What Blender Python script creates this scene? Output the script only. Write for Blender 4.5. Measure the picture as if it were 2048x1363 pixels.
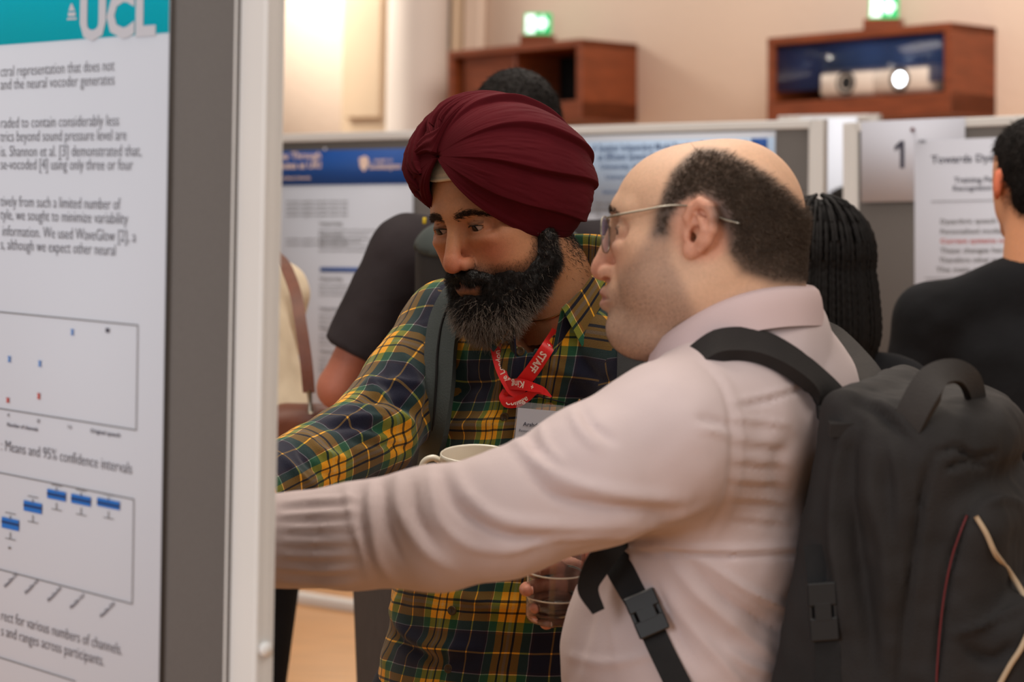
import bpy, math, numpy as np
from mathutils import Vector, Matrix
f32 = np.float32
rng = np.random.default_rng(7)
SC = bpy.context.scene
COL = SC.collection
for o in list(bpy.data.objects):
    bpy.data.objects.remove(o)

# ------------------------------------------------------------------ camera
FPX = 4836.0                       # focal length in pixels of the 2048 px wide frame (85 mm on 36 mm)
PITCH = math.atan(261.5 / FPX)
ROLL = 0.024
CAM = np.array([0.0, 0.0, 1.6])
_F = np.array([0, math.cos(PITCH), -math.sin(PITCH)])
_R0 = np.array([1.0, 0, 0]); _U0 = np.array([0, math.sin(PITCH), math.cos(PITCH)])
_R = math.cos(ROLL) * _R0 + math.sin(ROLL) * _U0
_U = -math.sin(ROLL) * _R0 + math.cos(ROLL) * _U0
cam_d = bpy.data.cameras.new('camera'); cam = bpy.data.objects.new('camera', cam_d); COL.objects.link(cam)
cam_d.lens = 85; cam_d.sensor_width = 36; cam_d.clip_start = 0.05; cam_d.clip_end = 100
M = Matrix(((_R[0], _U[0], -_F[0], CAM[0]), (_R[1], _U[1], -_F[1], CAM[1]), (_R[2], _U[2], -_F[2], CAM[2]), (0, 0, 0, 1)))
cam.matrix_world = M
cam_d.dof.use_dof = True; cam_d.dof.focus_distance = 3.12; cam_d.dof.aperture_fstop = 5.8; cam_d.dof.aperture_blades = 9
SC.camera = cam
SC.view_settings.view_transform = 'Standard'; SC.view_settings.look = 'None'
SC.view_settings.exposure = 0.0; SC.view_settings.gamma = 1.0; SC.view_settings.use_curve_mapping = False
SC.cycles.use_denoising = True; SC.cycles.max_bounces = 8; SC.cycles.transmission_bounces = 8; SC.cycles.transparent_max_bounces = 12
SC.cycles.caustics_reflective = False; SC.cycles.caustics_refractive = True
SC.cycles.sample_clamp_indirect = 6

# ------------------------------------------------------------------ world and room lights
wd = bpy.data.worlds.new('hall_air'); SC.world = wd; wd.use_nodes = True
bg = wd.node_tree.nodes['Background']; bg.inputs[0].default_value = (1.0, 0.90, 0.80, 1); bg.inputs[1].default_value = 0.42

def area(name, loc, tgt, size, power, col, sy=None):
    l = bpy.data.lights.new(name, 'AREA'); l.energy = power; l.color = col; l.shape = 'RECTANGLE'; l.size = size; l.size_y = sy or size
    o = bpy.data.objects.new(name, l); COL.objects.link(o); o.location = loc
    d = Vector(tgt) - Vector(loc); o.rotation_euler = d.to_track_quat('-Z', 'Y').to_euler()
    return o
area('window_daylight', (-3.6, -2.6, 2.9), (0.1, 3.0, 1.3), 2.6, 205, (0.90, 0.95, 1.0))
area('ceiling_panel', (-0.5, 3.6, 3.9), (0.1, 3.1, 1.0), 2.2, 62, (1.0, 0.90, 0.78), 1.4)
area('ceiling_panel', (1.5, 1.2, 3.9), (0.6, 2.7, 1.0), 1.8, 40, (1.0, 0.93, 0.84), 1.4)
area('ceiling_panel', (0.8, 7.0, 4.3), (0.5, 7.4, 0.5), 3.0, 62, (1.0, 0.92, 0.84), 2.0)
area('ceiling_panel', (1.6, 9.6, 5.4), (1.2, 13.5, 1.8), 3.5, 195, (1.0, 0.86, 0.74), 2.0)

# ------------------------------------------------------------------ pixel <-> space
def W(px, py, Y):
    d = _F + _R * ((px - 1024) / FPX) - _U * ((py - 681.5) / FPX)
    return CAM + d * (Y / d[1])
def WL(pts): return np.array([W(*p) for p in pts])
def proj(P):
    q = P - CAM; z = q @ _F
    return 1024 + FPX * (q @ _R) / z, 681.5 - FPX * (q @ _U) / z
def nrm(v):
    v = np.asarray(v, float); return v / (np.linalg.norm(v, axis=-1, keepdims=True) + 1e-12)
def basis(fwd, up=(0, 0, 1)):
    """columns: forward, left, up"""
    f = nrm(fwd); l = nrm(np.cross(up, f)); u = np.cross(f, l)
    return np.stack([f, l, u], 1)
def cr(pts, n):
    """Catmull-Rom resample of a polyline to n points (by chord length)"""
    p = np.asarray(pts, float)
    if len(p) < 3:
        t = np.linspace(0, 1, n)[:, None]; return p[0] * (1 - t) + p[-1] * t
    d = np.r_[0, np.cumsum(np.linalg.norm(np.diff(p[:, :3], axis=0), axis=1) + 1e-9)]
    s = np.linspace(0, d[-1], n); i = np.clip(np.searchsorted(d, s, 'right') - 1, 0, len(p) - 2)
    t = ((s - d[i]) / (d[i + 1] - d[i]))[:, None]
    m = np.zeros_like(p); m[1:-1] = (p[2:] - p[:-2]) / (d[2:] - d[:-2])[:, None]
    m[0] = (p[1] - p[0]) / (d[1] - d[0]); m[-1] = (p[-1] - p[-2]) / (d[-1] - d[-2])
    L = (d[i + 1] - d[i])[:, None]
    return ((2*t**3 - 3*t**2 + 1) * p[i] + (t**3 - 2*t**2 + t) * L * m[i] + (-2*t**3 + 3*t**2) * p[i + 1] + (t**3 - t**2) * L * m[i + 1])

# ------------------------------------------------------------------ objects, tags
def finish(o, parent=None, label=None, cat=None, group=None, kind=None):
    if parent is not None:
        o.parent = parent; o.matrix_parent_inverse = Matrix.Translation(-Vector(parent.location)) if parent.type == 'EMPTY' else Matrix.Identity(4)
    if label: o['label'] = label
    if cat: o['category'] = cat
    if group: o['group'] = group
    if kind: o['kind'] = kind
    return o
def empty(name, loc, label, cat, group=None):
    o = bpy.data.objects.new(name, None); COL.objects.link(o); o.location = loc; o.empty_display_size = .05
    return finish(o, None, label, cat, group)
def mesh_obj(name, V, Fc, mat, parent=None, smooth=True, uv=None, col=None, **kw):
    """Fc: (n,4)/(n,3) int array or list of polygons. uv: per loop. col: per vertex rgb."""
    me = bpy.data.meshes.new(name)
    if isinstance(Fc, np.ndarray):
        k = Fc.shape[1]; me.vertices.add(len(V)); me.vertices.foreach_set('co', np.asarray(V, f32).ravel())
        me.loops.add(Fc.size); me.loops.foreach_set('vertex_index', Fc.ravel().astype(np.int32))
        me.polygons.add(len(Fc)); me.polygons.foreach_set('loop_start', np.arange(0, Fc.size, k, dtype=np.int32))
        me.update(calc_edges=True)
    else:
        me.from_pydata([tuple(map(float, v)) for v in V], [], Fc); me.update()
    if uv is not None:
        l = me.uv_layers.new(name='uv'); l.data.foreach_set('uv', np.asarray(uv, f32).ravel())
    if col is not None:
        a = me.color_attributes.new('Col', 'FLOAT_COLOR', 'POINT')
        c = np.ones((len(V), 4), f32); c[:, :col.shape[1]] = col; a.data.foreach_set('color', c.ravel())
    me.validate()
    if smooth: me.polygons.foreach_set('use_smooth', np.ones(len(me.polygons), bool))
    for m in (mat if isinstance(mat, (list, tuple)) else [mat]): me.materials.append(m)
    o = bpy.data.objects.new(name, me); COL.objects.link(o)
    return finish(o, parent, **kw)
def share(o, parent=None, mat4=None, **kw):
    c = o.copy(); COL.objects.link(c)
    for k in ('label', 'category', 'group'):
        if k in c: del c[k]
    if mat4 is not None: c.matrix_basis = mat4
    return finish(c, parent, **kw)

# ------------------------------------------------------------------ mesh makers
def grid_faces(nu, nv, cu=False, cv=False):
    i = np.arange(nu if cu else nu - 1)[:, None]; j = np.arange(nv if cv else nv - 1)[None, :]
    a = (i % nu) * nv + j % nv; b = ((i + 1) % nu) * nv + j % nv; c = ((i + 1) % nu) * nv + (j + 1) % nv; d = (i % nu) * nv + (j + 1) % nv
    return np.stack([a + 0 * b, b + 0 * a, c, d], -1).reshape(-1, 4)
def join(parts):
    V, Fs, n = [], [], 0
    for v, f in parts:
        V.append(np.asarray(v, float)); Fs.append(np.asarray(f) + n); n += len(v)
    return np.concatenate(V), np.concatenate(Fs)
def obox(c, ax, hs, bev=0.0):
    """oriented box; ax 3x3 columns, half sizes hs, chamfered by bev (24 verts)"""
    c = np.asarray(c, float); hs = np.asarray(hs, float)
    if bev <= 0:
        s = np.array([[x, y, z] for x in (-1, 1) for y in (-1, 1) for z in (-1, 1)], float)
        F = np.array([[0, 1, 3, 2], [4, 6, 7, 5], [0, 4, 5, 1], [2, 3, 7, 6], [0, 2, 6, 4], [1, 5, 7, 3]])
        return (s * hs) @ ax.T + c, F
    b = min(bev, hs.min() * .95); V = []; idx = {}
    for a in range(3):
        for s in [(x, y, z) for x in (-1, 1) for y in (-1, 1) for z in (-1, 1)]:
            p = np.array(s, float) * (hs - b); p[a] = s[a] * hs[a]; idx[(a,) + s] = len(V); V.append(p)
    F = []
    def q(*k): F.append([idx[x] for x in k])
    for a in range(3):
        o1, o2 = [i for i in range(3) if i != a]
        for s in (-1, 1):
            def K(s1, s2, aa=a): t = [0, 0, 0]; t[a] = s; t[o1] = s1; t[o2] = s2; return (aa,) + tuple(t)
            q(K(-1, -1), K(1, -1), K(1, 1), K(-1, 1))
        for s1 in (-1, 1):
            for s2 in (-1, 1):
                def K2(face, e): t = [0, 0, 0]; t[a] = e; t[o1] = s1; t[o2] = s2; return (face,) + tuple(t)
                q(K2(o1, -1), K2(o1, 1), K2(o2, 1), K2(o2, -1))
    V = np.array(V); F2 = []
    for f in F:
        n = np.cross(V[f[1]] - V[f[0]], V[f[2]] - V[f[0]])
        F2.append(f if n @ V[f].mean(0) > 0 else f[::-1])
    for s in [(x, y, z) for x in (-1, 1) for y in (-1, 1) for z in (-1, 1)]:
        t = [idx[(a,) + s] for a in range(3)]
        n = np.cross(V[t[1]] - V[t[0]], V[t[2]] - V[t[0]])
        if n @ V[t].mean(0) < 0: t = t[::-1]
        F2.append(t + [t[2]])
    F2 = [list(dict.fromkeys(f)) for f in F2]
    F3 = []
    for f in F2: F3.append(f if len(f) == 4 else f)
    return V @ ax.T + c, F3
def jp(parts):
    """join parts with list faces"""
    V, Fs, n = [], [], 0
    for v, f in parts:
        V += [tuple(x) for x in np.asarray(v, float)]; Fs += [[int(i) + n for i in q] for q in f]; n = len(V)
    return V, Fs
I3 = np.eye(3)
def tube(pts, r, n=10, k=None, flat=1.0, side=None, cap=True):
    """swept tube; r scalar/array; flat = ratio of the second radius"""
    p = np.asarray(pts, float)
    if k: 
        rr = np.interp(np.linspace(0, 1, k), np.linspace(0, 1, len(p)), np.broadcast_to(r, len(p))); p = cr(p, k); r = rr
    r = np.broadcast_to(np.asarray(r, float), len(p))
    t = nrm(np.gradient(p, axis=0)); s = np.array(side if side is not None else (0.13, 0.21, 0.97), float)
    A = np.zeros_like(p); B = np.zeros_like(p); a = s - t[0] * (s @ t[0]); a = nrm(a)
    for i in range(len(p)):
        if side is not None: a = s
        a = nrm(a - t[i] * (a @ t[i])); A[i] = a; B[i] = np.cross(t[i], a)
    th = np.linspace(0, 2 * np.pi, n, endpoint=False)
    V = p[:, None] + r[:, None, None] * (A[:, None] * np.cos(th)[None, :, None] + flat * B[:, None] * np.sin(th)[None, :, None])
    V = V.reshape(-1, 3); F = grid_faces(len(p), n, False, True)[:, ::-1]
    if cap:
        m = len(V); V = np.vstack([V, p[0], p[-1]])
        i = np.arange(n); j = (i + 1) % n; L = (len(p) - 1) * n
        F = np.vstack([F, np.stack([i, j, i * 0 + m, i * 0 + m], 1), np.stack([L + j, L + i, i * 0 + m + 1, i * 0 + m + 1], 1)])
    return V, F
def quads(F):
    """array faces with repeated last index -> list polygons"""
    return [list(dict.fromkeys(map(int, q))) for q in F]
def tube_obj(name, pts, r, mat, parent=None, n=10, k=None, flat=1.0, side=None, **kw):
    V, F = tube(pts, r, n, k, flat, side)
    return mesh_obj(name, V, quads(F), mat, parent, **kw)
def lathe(prof, n=32, c=(0, 0, 0), ax=I3):
    """prof: (r,z) list; columns of ax = x,y,z axes"""
    pr = np.asarray(prof, float); th = np.linspace(0, 2 * np.pi, n, endpoint=False)
    V = np.stack([pr[:, 0, None] * np.cos(th), pr[:, 0, None] * np.sin(th), pr[:, 1, None] + 0 * th], -1).reshape(-1, 3)
    return V @ ax.T + np.asarray(c), grid_faces(len(pr), n, False, True)[:, ::-1]
def patch(curves, nu, nv, thick=0.0, closed=False):
    """surface through several 3-D curves, optional thickness -> V, F, (u,v)"""
    C = np.array([cr(c, nu) for c in curves])                       # k,nu,3
    S = np.array([cr(C[:, i], nv) if len(C) > 2 else C[0, i] + (C[-1, i] - C[0, i]) * np.linspace(0, 1, nv)[:, None] for i in range(nu)])
    V = S.reshape(-1, 3); F = grid_faces(nu, nv)
    U = np.repeat(np.linspace(0, 1, nu), nv); Vv = np.tile(np.linspace(0, 1, nv), nu)
    if thick:
        du = np.gradient(S, axis=0); dv = np.gradient(S, axis=1); N = nrm(np.cross(du, dv)).reshape(-1, 3)
        n = len(V); V = np.vstack([V + N * thick / 2, V - N * thick / 2])
        e = [np.arange(nv), (nu - 1) * nv + np.arange(nv)[::-1], (np.arange(nu) * nv)[::-1], np.arange(nu) * nv + nv - 1]
        sides = [np.stack([q[:-1], q[1:], q[1:] + n, q[:-1] + n], 1) for q in e]
        sf = np.vstack(sides); m = len(V); V = np.vstack([V, V[sf.ravel()]]); U = np.r_[U, U]; Vv = np.r_[Vv, Vv]; U = np.r_[U, U[sf.ravel()]]; Vv = np.r_[Vv, Vv[sf.ravel()]]
        F = np.vstack([F, F[:, ::-1] + n, m + np.arange(sf.size).reshape(-1, 4)])
    return V, F, np.stack([U, Vv], 1)
def ribbon(pts, side, width, thick, k=40):
    """flat strap along pts; side vectors (one or per point), width scalar or per point"""
    p = np.asarray(pts, float); n = len(p)
    side = np.broadcast_to(np.asarray(side, float), (n, 3)); w = np.broadcast_to(np.asarray(width, float), n)[:, None]
    a = p - nrm(side) * w / 2; b = p + nrm(side) * w / 2
    return patch([a, b], k, 5, thick)
def strokes(P, N, lst, ref_h=1.0):
    """relief: lst of (polyline px, half width px, height m). Applied on the side that faces the strokes."""
    x, y = proj(P); d = CAM - P; face = np.clip((N * nrm(d)).sum(1) * 3, 0, 1); out = np.zeros(len(P))
    for pl, w, h in lst:
        pl = np.asarray(pl, float); lo = pl.min(0) - 3 * w; hi = pl.max(0) + 3 * w
        m = np.where((x > lo[0]) & (x < hi[0]) & (y > lo[1]) & (y < hi[1]) & (face > 0))[0]
        if not len(m): continue
        q = cr(np.c_[pl, np.zeros(len(pl))], max(8, 4 * len(pl)))[:, :2]; L = np.r_[0, np.cumsum(np.linalg.norm(np.diff(q, axis=0), axis=1))]; L /= L[-1]
        best = np.full(len(m), 1e9); bt = np.zeros(len(m))
        for i in range(len(q) - 1):
            a, b = q[i], q[i + 1]; ab = b - a; t = np.clip(((x[m] - a[0]) * ab[0] + (y[m] - a[1]) * ab[1]) / (ab @ ab), 0, 1)
            dd = np.hypot(x[m] - a[0] - t * ab[0], y[m] - a[1] - t * ab[1]); u = dd < best
            best[u] = dd[u]; bt[u] = (L[i] + t * (L[i + 1] - L[i]))[u]
        tp = np.sin(np.pi * np.clip(bt, .02, .98)) ** .5
        out[m] += h * tp * np.exp(-(best / w) ** 2)
    return out * face
_perm = np.random.default_rng(3).random((64, 64, 64)).astype(f32) * 2 - 1
def noise3(P, s):
    q = np.asarray(P, float) / s; i = np.floor(q).astype(int); t = q - i; t = t * t * (3 - 2 * t); r = 0
    for dx in (0, 1):
        for dy in (0, 1):
            for dz in (0, 1):
                w = (t[:, 0] if dx else 1 - t[:, 0]) * (t[:, 1] if dy else 1 - t[:, 1]) * (t[:, 2] if dz else 1 - t[:, 2])
                r = r + w * _perm[(i[:, 0] + dx) & 63, (i[:, 1] + dy) & 63, (i[:, 2] + dz) & 63]
    return r
def sstep(a, b, x):
    t = np.clip((x - a) / (b - a), 0, 1); return t * t * (3 - 2 * t)
def polyd(x, y, poly):
    """signed distance to a 2-D polygon, negative inside"""
    p = np.asarray(poly, float); d = np.full(x.shape, 1e9); ins = np.zeros(x.shape, bool)
    for i in range(len(p)):
        a, b = p[i], p[(i + 1) % len(p)]; ab = b - a
        t = np.clip(((x - a[0]) * ab[0] + (y - a[1]) * ab[1]) / (ab @ ab + 1e-12), 0, 1)
        d = np.minimum(d, np.hypot(x - a[0] - t * ab[0], y - a[1] - t * ab[1]))
        c = ((a[1] > y) != (b[1] > y)) & (x < (b[0] - a[0]) * (y - a[1]) / (b[1] - a[1] + 1e-12) + a[0]); ins ^= c
    return np.where(ins, -d, d)

# ------------------------------------------------------------------ distance fields
def smin(a, b, k):
    if k <= 0: return np.minimum(a, b)
    h = np.maximum(k - np.abs(a - b), 0) / k; return np.minimum(a, b) - h * h * k * .25
def smax(a, b, k): return -smin(-a, -b, k)
def s_ell(P, c, r, R=None):
    q = P - np.asarray(c, f32)
    if R is not None: q = q @ np.asarray(R, f32)
    r = np.asarray(r, f32); a = q / r; k0 = np.sqrt((a * a).sum(1)); b = a / r; k1 = np.sqrt((b * b).sum(1)) + 1e-9
    return k0 * (k0 - 1) / k1
def s_cap(P, a, b, ra, rb=None):
    rb = ra if rb is None else rb; a = np.asarray(a, f32); ab = np.asarray(b, f32) - a; q = P - a
    h = np.clip((q @ ab) / (ab @ ab + 1e-12), 0, 1); q = q - h[:, None] * ab
    return np.sqrt((q * q).sum(1)) - (ra + h * (rb - ra))
def s_chain(P, pts, rs, k=0.01):
    d = None
    for i in range(len(pts) - 1):
        e = s_cap(P, pts[i], pts[i + 1], rs[i], rs[i + 1]); d = e if d is None else smin(d, e, k)
    return d
def s_ecap(P, a, b, ra, rb, fdir):
    """elliptic capsule: r = (along fdir, sideways)"""
    a = np.asarray(a, float); b = np.asarray(b, float); t = nrm(b - a); f = nrm(fdir - t * (np.asarray(fdir) @ t)); l = np.cross(t, f)
    L = np.linalg.norm(b - a); q = P - a.astype(f32); z = q @ t.astype(f32); h = np.clip(z / L, 0, 1); e = z - h * L
    wf = ra[0] + h * (rb[0] - ra[0]); wl = ra[1] + h * (rb[1] - ra[1]); m = np.minimum(wf, wl)
    x = (q @ f.astype(f32)) / wf; y = (q @ l.astype(f32)) / wl; k0 = np.sqrt(x * x + y * y + (e / m) ** 2)
    k1 = np.sqrt((x / wf) ** 2 + (y / wl) ** 2 + (e / m / m) ** 2) + 1e-9
    return np.where(k0 < .5, -m * .5, k0 * (k0 - 1) / k1)
def s_box(P, c, ax, hs, r):
    q = np.abs((P - np.asarray(c, f32)) @ np.asarray(ax, f32)) - (np.asarray(hs, f32) - r)
    return np.sqrt((np.maximum(q, 0) ** 2).sum(1)) + np.minimum(q.max(1), 0) - r
def surfnet(f, lo, hi, h, sub=0, relax=2):
    lo = np.asarray(lo, float); hi = np.asarray(hi, float); S = 4
    nb = np.ceil((hi - lo) / (h * S)).astype(int) + 1; n = nb * S
    bi = np.stack(np.meshgrid(*[np.arange(k) for k in nb], indexing='ij'), -1).reshape(-1, 3)
    cen = lo + (bi * S + (S - 1) / 2) * h; dc = f(cen.astype(f32))
    act = np.abs(dc) < h * S * 1.5 + .004
    V = np.repeat(np.repeat(np.repeat(np.sign(dc).reshape(nb) * 1.0, S, 0), S, 1), S, 2).astype(f32)
    off = np.stack(np.meshgrid(*[np.arange(S)] * 3, indexing='ij'), -1).reshape(-1, 3)
    nd = (bi[act][:, None] * S + off[None]).reshape(-1, 3)
    for s in range(0, len(nd), 400000):
        c = nd[s:s + 400000]; V[c[:, 0], c[:, 1], c[:, 2]] = f((lo + c * h).astype(f32))
    ins = V < 0
    cc = np.zeros(n - 1, np.uint8)
    for dx in (0, 1):
        for dy in (0, 1):
            for dz in (0, 1): cc += ins[dx:n[0] - 1 + dx, dy:n[1] - 1 + dy, dz:n[2] - 1 + dz]
    cells = np.argwhere((cc > 0) & (cc < 8)); idm = np.full(n - 1, -1, np.int64); idm[tuple(cells.T)] = np.arange(len(cells))
    cor = np.array([[x, y, z] for x in (0, 1) for y in (0, 1) for z in (0, 1)]); cv = np.stack([V[tuple((cells + c).T)] for c in cor], 1)
    acc = np.zeros((len(cells), 3)); cnt = np.zeros(len(cells))
    for i in range(8):
        for j in range(i + 1, 8):
            if np.abs(cor[i] - cor[j]).sum() != 1: continue
            m = (cv[:, i] < 0) != (cv[:, j] < 0); t = cv[:, i] / (cv[:, i] - cv[:, j] + 1e-20)
            p = cor[i] + np.clip(t, 0, 1)[:, None] * (cor[j] - cor[i]); acc[m] += p[m]; cnt[m] += 1
    X = lo + (cells + acc / cnt[:, None]) * h
    Fs = []
    for a in range(3):
        b, c = (a + 1) % 3, (a + 2) % 3; sl = [slice(0, n[k]) for k in range(3)]; s0 = list(sl); s1 = list(sl)
        s0[a] = slice(0, n[a] - 1); s1[a] = slice(1, n[a]); A, B = ins[tuple(s0)], ins[tuple(s1)]
        e = np.argwhere(A != B); e = e[(e[:, b] > 0) & (e[:, c] > 0) & (e[:, b] < n[b] - 1) & (e[:, c] < n[c] - 1)]; fl = A[tuple(e.T)]
        q = []
        for db, dc_ in ((-1, -1), (0, -1), (0, 0), (-1, 0)):
            t = e.copy(); t[:, b] += db; t[:, c] += dc_; q.append(idm[tuple(t.T)])
        q = np.stack(q, 1); q[~fl] = q[~fl][:, ::-1]; Fs.append(q)
    Fc = np.concatenate(Fs); Fc = Fc[(Fc >= 0).all(1)]
    X, Fc = smooth_grid(X, Fc, 1, .5)
    X, N = snap(f, X, relax)
    for _ in range(sub):
        X, Fc = subdiv(X, Fc); X, N = snap(f, X, 2)
    return X, Fc, N
def smooth_grid(X, F, it, w):
    for _ in range(it):
        acc = np.zeros_like(X); cnt = np.zeros(len(X)); 
        for k in range(4):
            a, b = F[:, k], F[:, (k + 1) % 4]; np.add.at(acc, a, X[b]); np.add.at(acc, b, X[a]); np.add.at(cnt, a, 1); np.add.at(cnt, b, 1)
        X = X * (1 - w) + w * acc / np.maximum(cnt, 1)[:, None]
    return X, F
def gradf(f, X, e=4e-4):
    k = np.array([[1, -1, -1], [-1, -1, 1], [-1, 1, -1], [1, 1, 1]], float); g = 0; s = 0
    for v in k: q = f((X + v * e).astype(f32)); g = g + v * q[:, None]; s = s + q
    return g / (4 * e), s / 4
def snap(f, X, it):
    for _ in range(it):
        g, d = gradf(f, X); gl = np.maximum((g * g).sum(1), .05); st = np.clip(d / gl, -.004, .004); X = X - g * st[:, None]
    return X, nrm(g)
def subdiv(X, F):
    E = np.stack([F, np.roll(F, -1, 1)], -1); Es = np.sort(E, -1).reshape(-1, 2); key = Es[:, 0] * len(X) + Es[:, 1]
    u, inv = np.unique(key, return_inverse=True); ea, eb = u // len(X), u % len(X); n = len(X)
    Xm = (X[ea] + X[eb]) / 2; Xf = X[F].mean(1); inv = inv.reshape(-1, 4) + n; fc = n + len(u) + np.arange(len(F))
    out = np.stack([np.stack([F[:, k], inv[:, k], fc, inv[:, k - 1]], 1) for k in range(4)], 1).reshape(-1, 4)
    return np.vstack([X, Xm, Xf]), out
def vnormals(X, F):
    n = np.cross(X[F[:, 2]] - X[F[:, 0]], X[F[:, 3]] - X[F[:, 1]]); N = np.zeros_like(X)
    for k in range(4): np.add.at(N, F[:, k], n)
    return nrm(N)
def strands(P, D, L, r, curl=.15, segs=3, sides=3, bend=None, seed=1):
    """tapered hairs: roots P, directions D, lengths L, radius r, curl amount; bend = vector field pulling the tip"""
    g = np.random.default_rng(seed); n = len(P); L = np.broadcast_to(L, n)[:, None]; t = nrm(D); pts = [P]; p = P.copy()
    ph = g.random(n) * 6.28; a = nrm(np.cross(t, g.normal(size=(n, 3)))); b = np.cross(t, a); w = g.uniform(1.2, 2.6, n)
    for s in range(segs):
        ang = ph + w * (s + 1) * 1.5; t = nrm(t + curl * (a * np.cos(ang)[:, None] + b * np.sin(ang)[:, None]) * 1.6 + (0 if bend is None else bend / segs))
        p = p + t * L / segs; pts.append(p.copy())
    pts = np.array(pts); V = []
    for s in range(segs + 1):
        rr = r * (1 - .85 * s / segs)
        for k in range(sides):
            th = 2 * np.pi * k / sides; V.append(pts[s] + rr * (a * math.cos(th) + b * math.sin(th)))
    V = np.array(V).reshape(segs + 1, sides, n, 3).transpose(2, 0, 1, 3).reshape(-1, 3); base = (np.arange(n) * (segs + 1) * sides)[:, None]; F = []
    for s in range(segs):
        for k in range(sides):
            k2 = (k + 1) % sides; F.append(base + np.array([[s * sides + k, s * sides + k2, (s + 1) * sides + k2, (s + 1) * sides + k]]))
    return V, np.concatenate(F)
def scatter(X, F, N, w, n, seed=2):
    """n random surface points with density weight w per vertex"""
    g = np.random.default_rng(seed); ar = np.linalg.norm(np.cross(X[F[:, 2]] - X[F[:, 0]], X[F[:, 3]] - X[F[:, 1]]), axis=1) * w[F].mean(1)
    i = g.choice(len(F), n, p=ar / ar.sum()); u, v = g.random((2, n, 1)); f = F[i]
    mix = lambda A: (A[f[:, 0]] * (1 - u) + A[f[:, 1]] * u) * (1 - v) + (A[f[:, 3]] * (1 - u) + A[f[:, 2]] * u) * v
    return mix(X), nrm(mix(N))

# ------------------------------------------------------------------ materials
def new_mat(name):
    m = bpy.data.materials.new(name); m.use_nodes = True; nt = m.node_tree
    return m, nt, nt.nodes['Principled BSDF']
def lin(r, g, b): return tuple(((c / 255) / 12.92 if c / 255 <= .04045 else ((c / 255 + .055) / 1.055) ** 2.4) for c in (r, g, b))
def nd(nt, t, **kw):
    n = nt.nodes.new(t)
    for k, v in kw.items():
        if k.startswith('i_'): n.inputs[k[2:].replace('_', ' ')].default_value = v
        else: setattr(n, k, v)
    return n
def mat(name, c, rough=.6, var=.06, vs=30, bump=0, bs=200, metal=0, spec=.5, emit=None, estr=0, sss=0, vcol=False, trans=0, ior=1.45, coat=0, sheen=0, alpha=1, stretch=None):
    m, nt, b = new_mat(name); c4 = tuple(c) + (1,)
    b.inputs['Roughness'].default_value = rough; b.inputs['Metallic'].default_value = metal; b.inputs['Specular IOR Level'].default_value = spec
    tc = nd(nt, 'ShaderNodeTexCoord'); src = tc.outputs['Object']
    if stretch:
        mp = nd(nt, 'ShaderNodeMapping'); mp.inputs['Scale'].default_value = stretch; nt.links.new(src, mp.inputs[0]); src = mp.outputs[0]
    if vcol:
        a = nd(nt, 'ShaderNodeVertexColor', layer_name='Col'); base = a.outputs[0]
    else:
        rgb = nd(nt, 'ShaderNodeRGB'); rgb.outputs[0].default_value = c4; base = rgb.outputs[0]
    if var:
        n = nd(nt, 'ShaderNodeTexNoise', i_Scale=vs, i_Detail=4.0); nt.links.new(src, n.inputs['Vector'])
        mr = nd(nt, 'ShaderNodeMapRange'); mr.inputs[1].default_value = .25; mr.inputs[2].default_value = .75; mr.inputs[3].default_value = 1 - var; mr.inputs[4].default_value = 1 + var
        nt.links.new(n.outputs[0], mr.inputs[0]); mx = nd(nt, 'ShaderNodeVectorMath', operation='SCALE'); nt.links.new(base, mx.inputs[0]); nt.links.new(mr.outputs[0], mx.inputs['Scale'])
        base = mx.outputs[0]
    nt.links.new(base, b.inputs['Base Color'])
    if bump:
        n2 = nd(nt, 'ShaderNodeTexNoise', i_Scale=bs, i_Detail=3.0); nt.links.new(src, n2.inputs['Vector'])
        bp = nd(nt, 'ShaderNodeBump'); bp.inputs['Strength'].default_value = 1; bp.inputs['Distance'].default_value = bump
        nt.links.new(n2.outputs[0], bp.inputs['Height']); nt.links.new(bp.outputs[0], b.inputs['Normal'])
    if emit: b.inputs['Emission Color'].default_value = tuple(emit) + (1,); b.inputs['Emission Strength'].default_value = estr
    if sss:
        b.inputs['Subsurface Weight'].default_value = sss; b.inputs['Subsurface Radius'].default_value = (.009, .0035, .0015); b.inputs['Subsurface Scale'].default_value = 1
    if trans: b.inputs['Transmission Weight'].default_value = trans; b.inputs['IOR'].default_value = ior
    if coat: b.inputs['Coat Weight'].default_value = coat
    if sheen: b.inputs['Sheen Weight'].default_value = sheen; b.inputs['Sheen Roughness'].default_value = .4
    if alpha < 1: b.inputs['Alpha'].default_value = alpha
    return m
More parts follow.
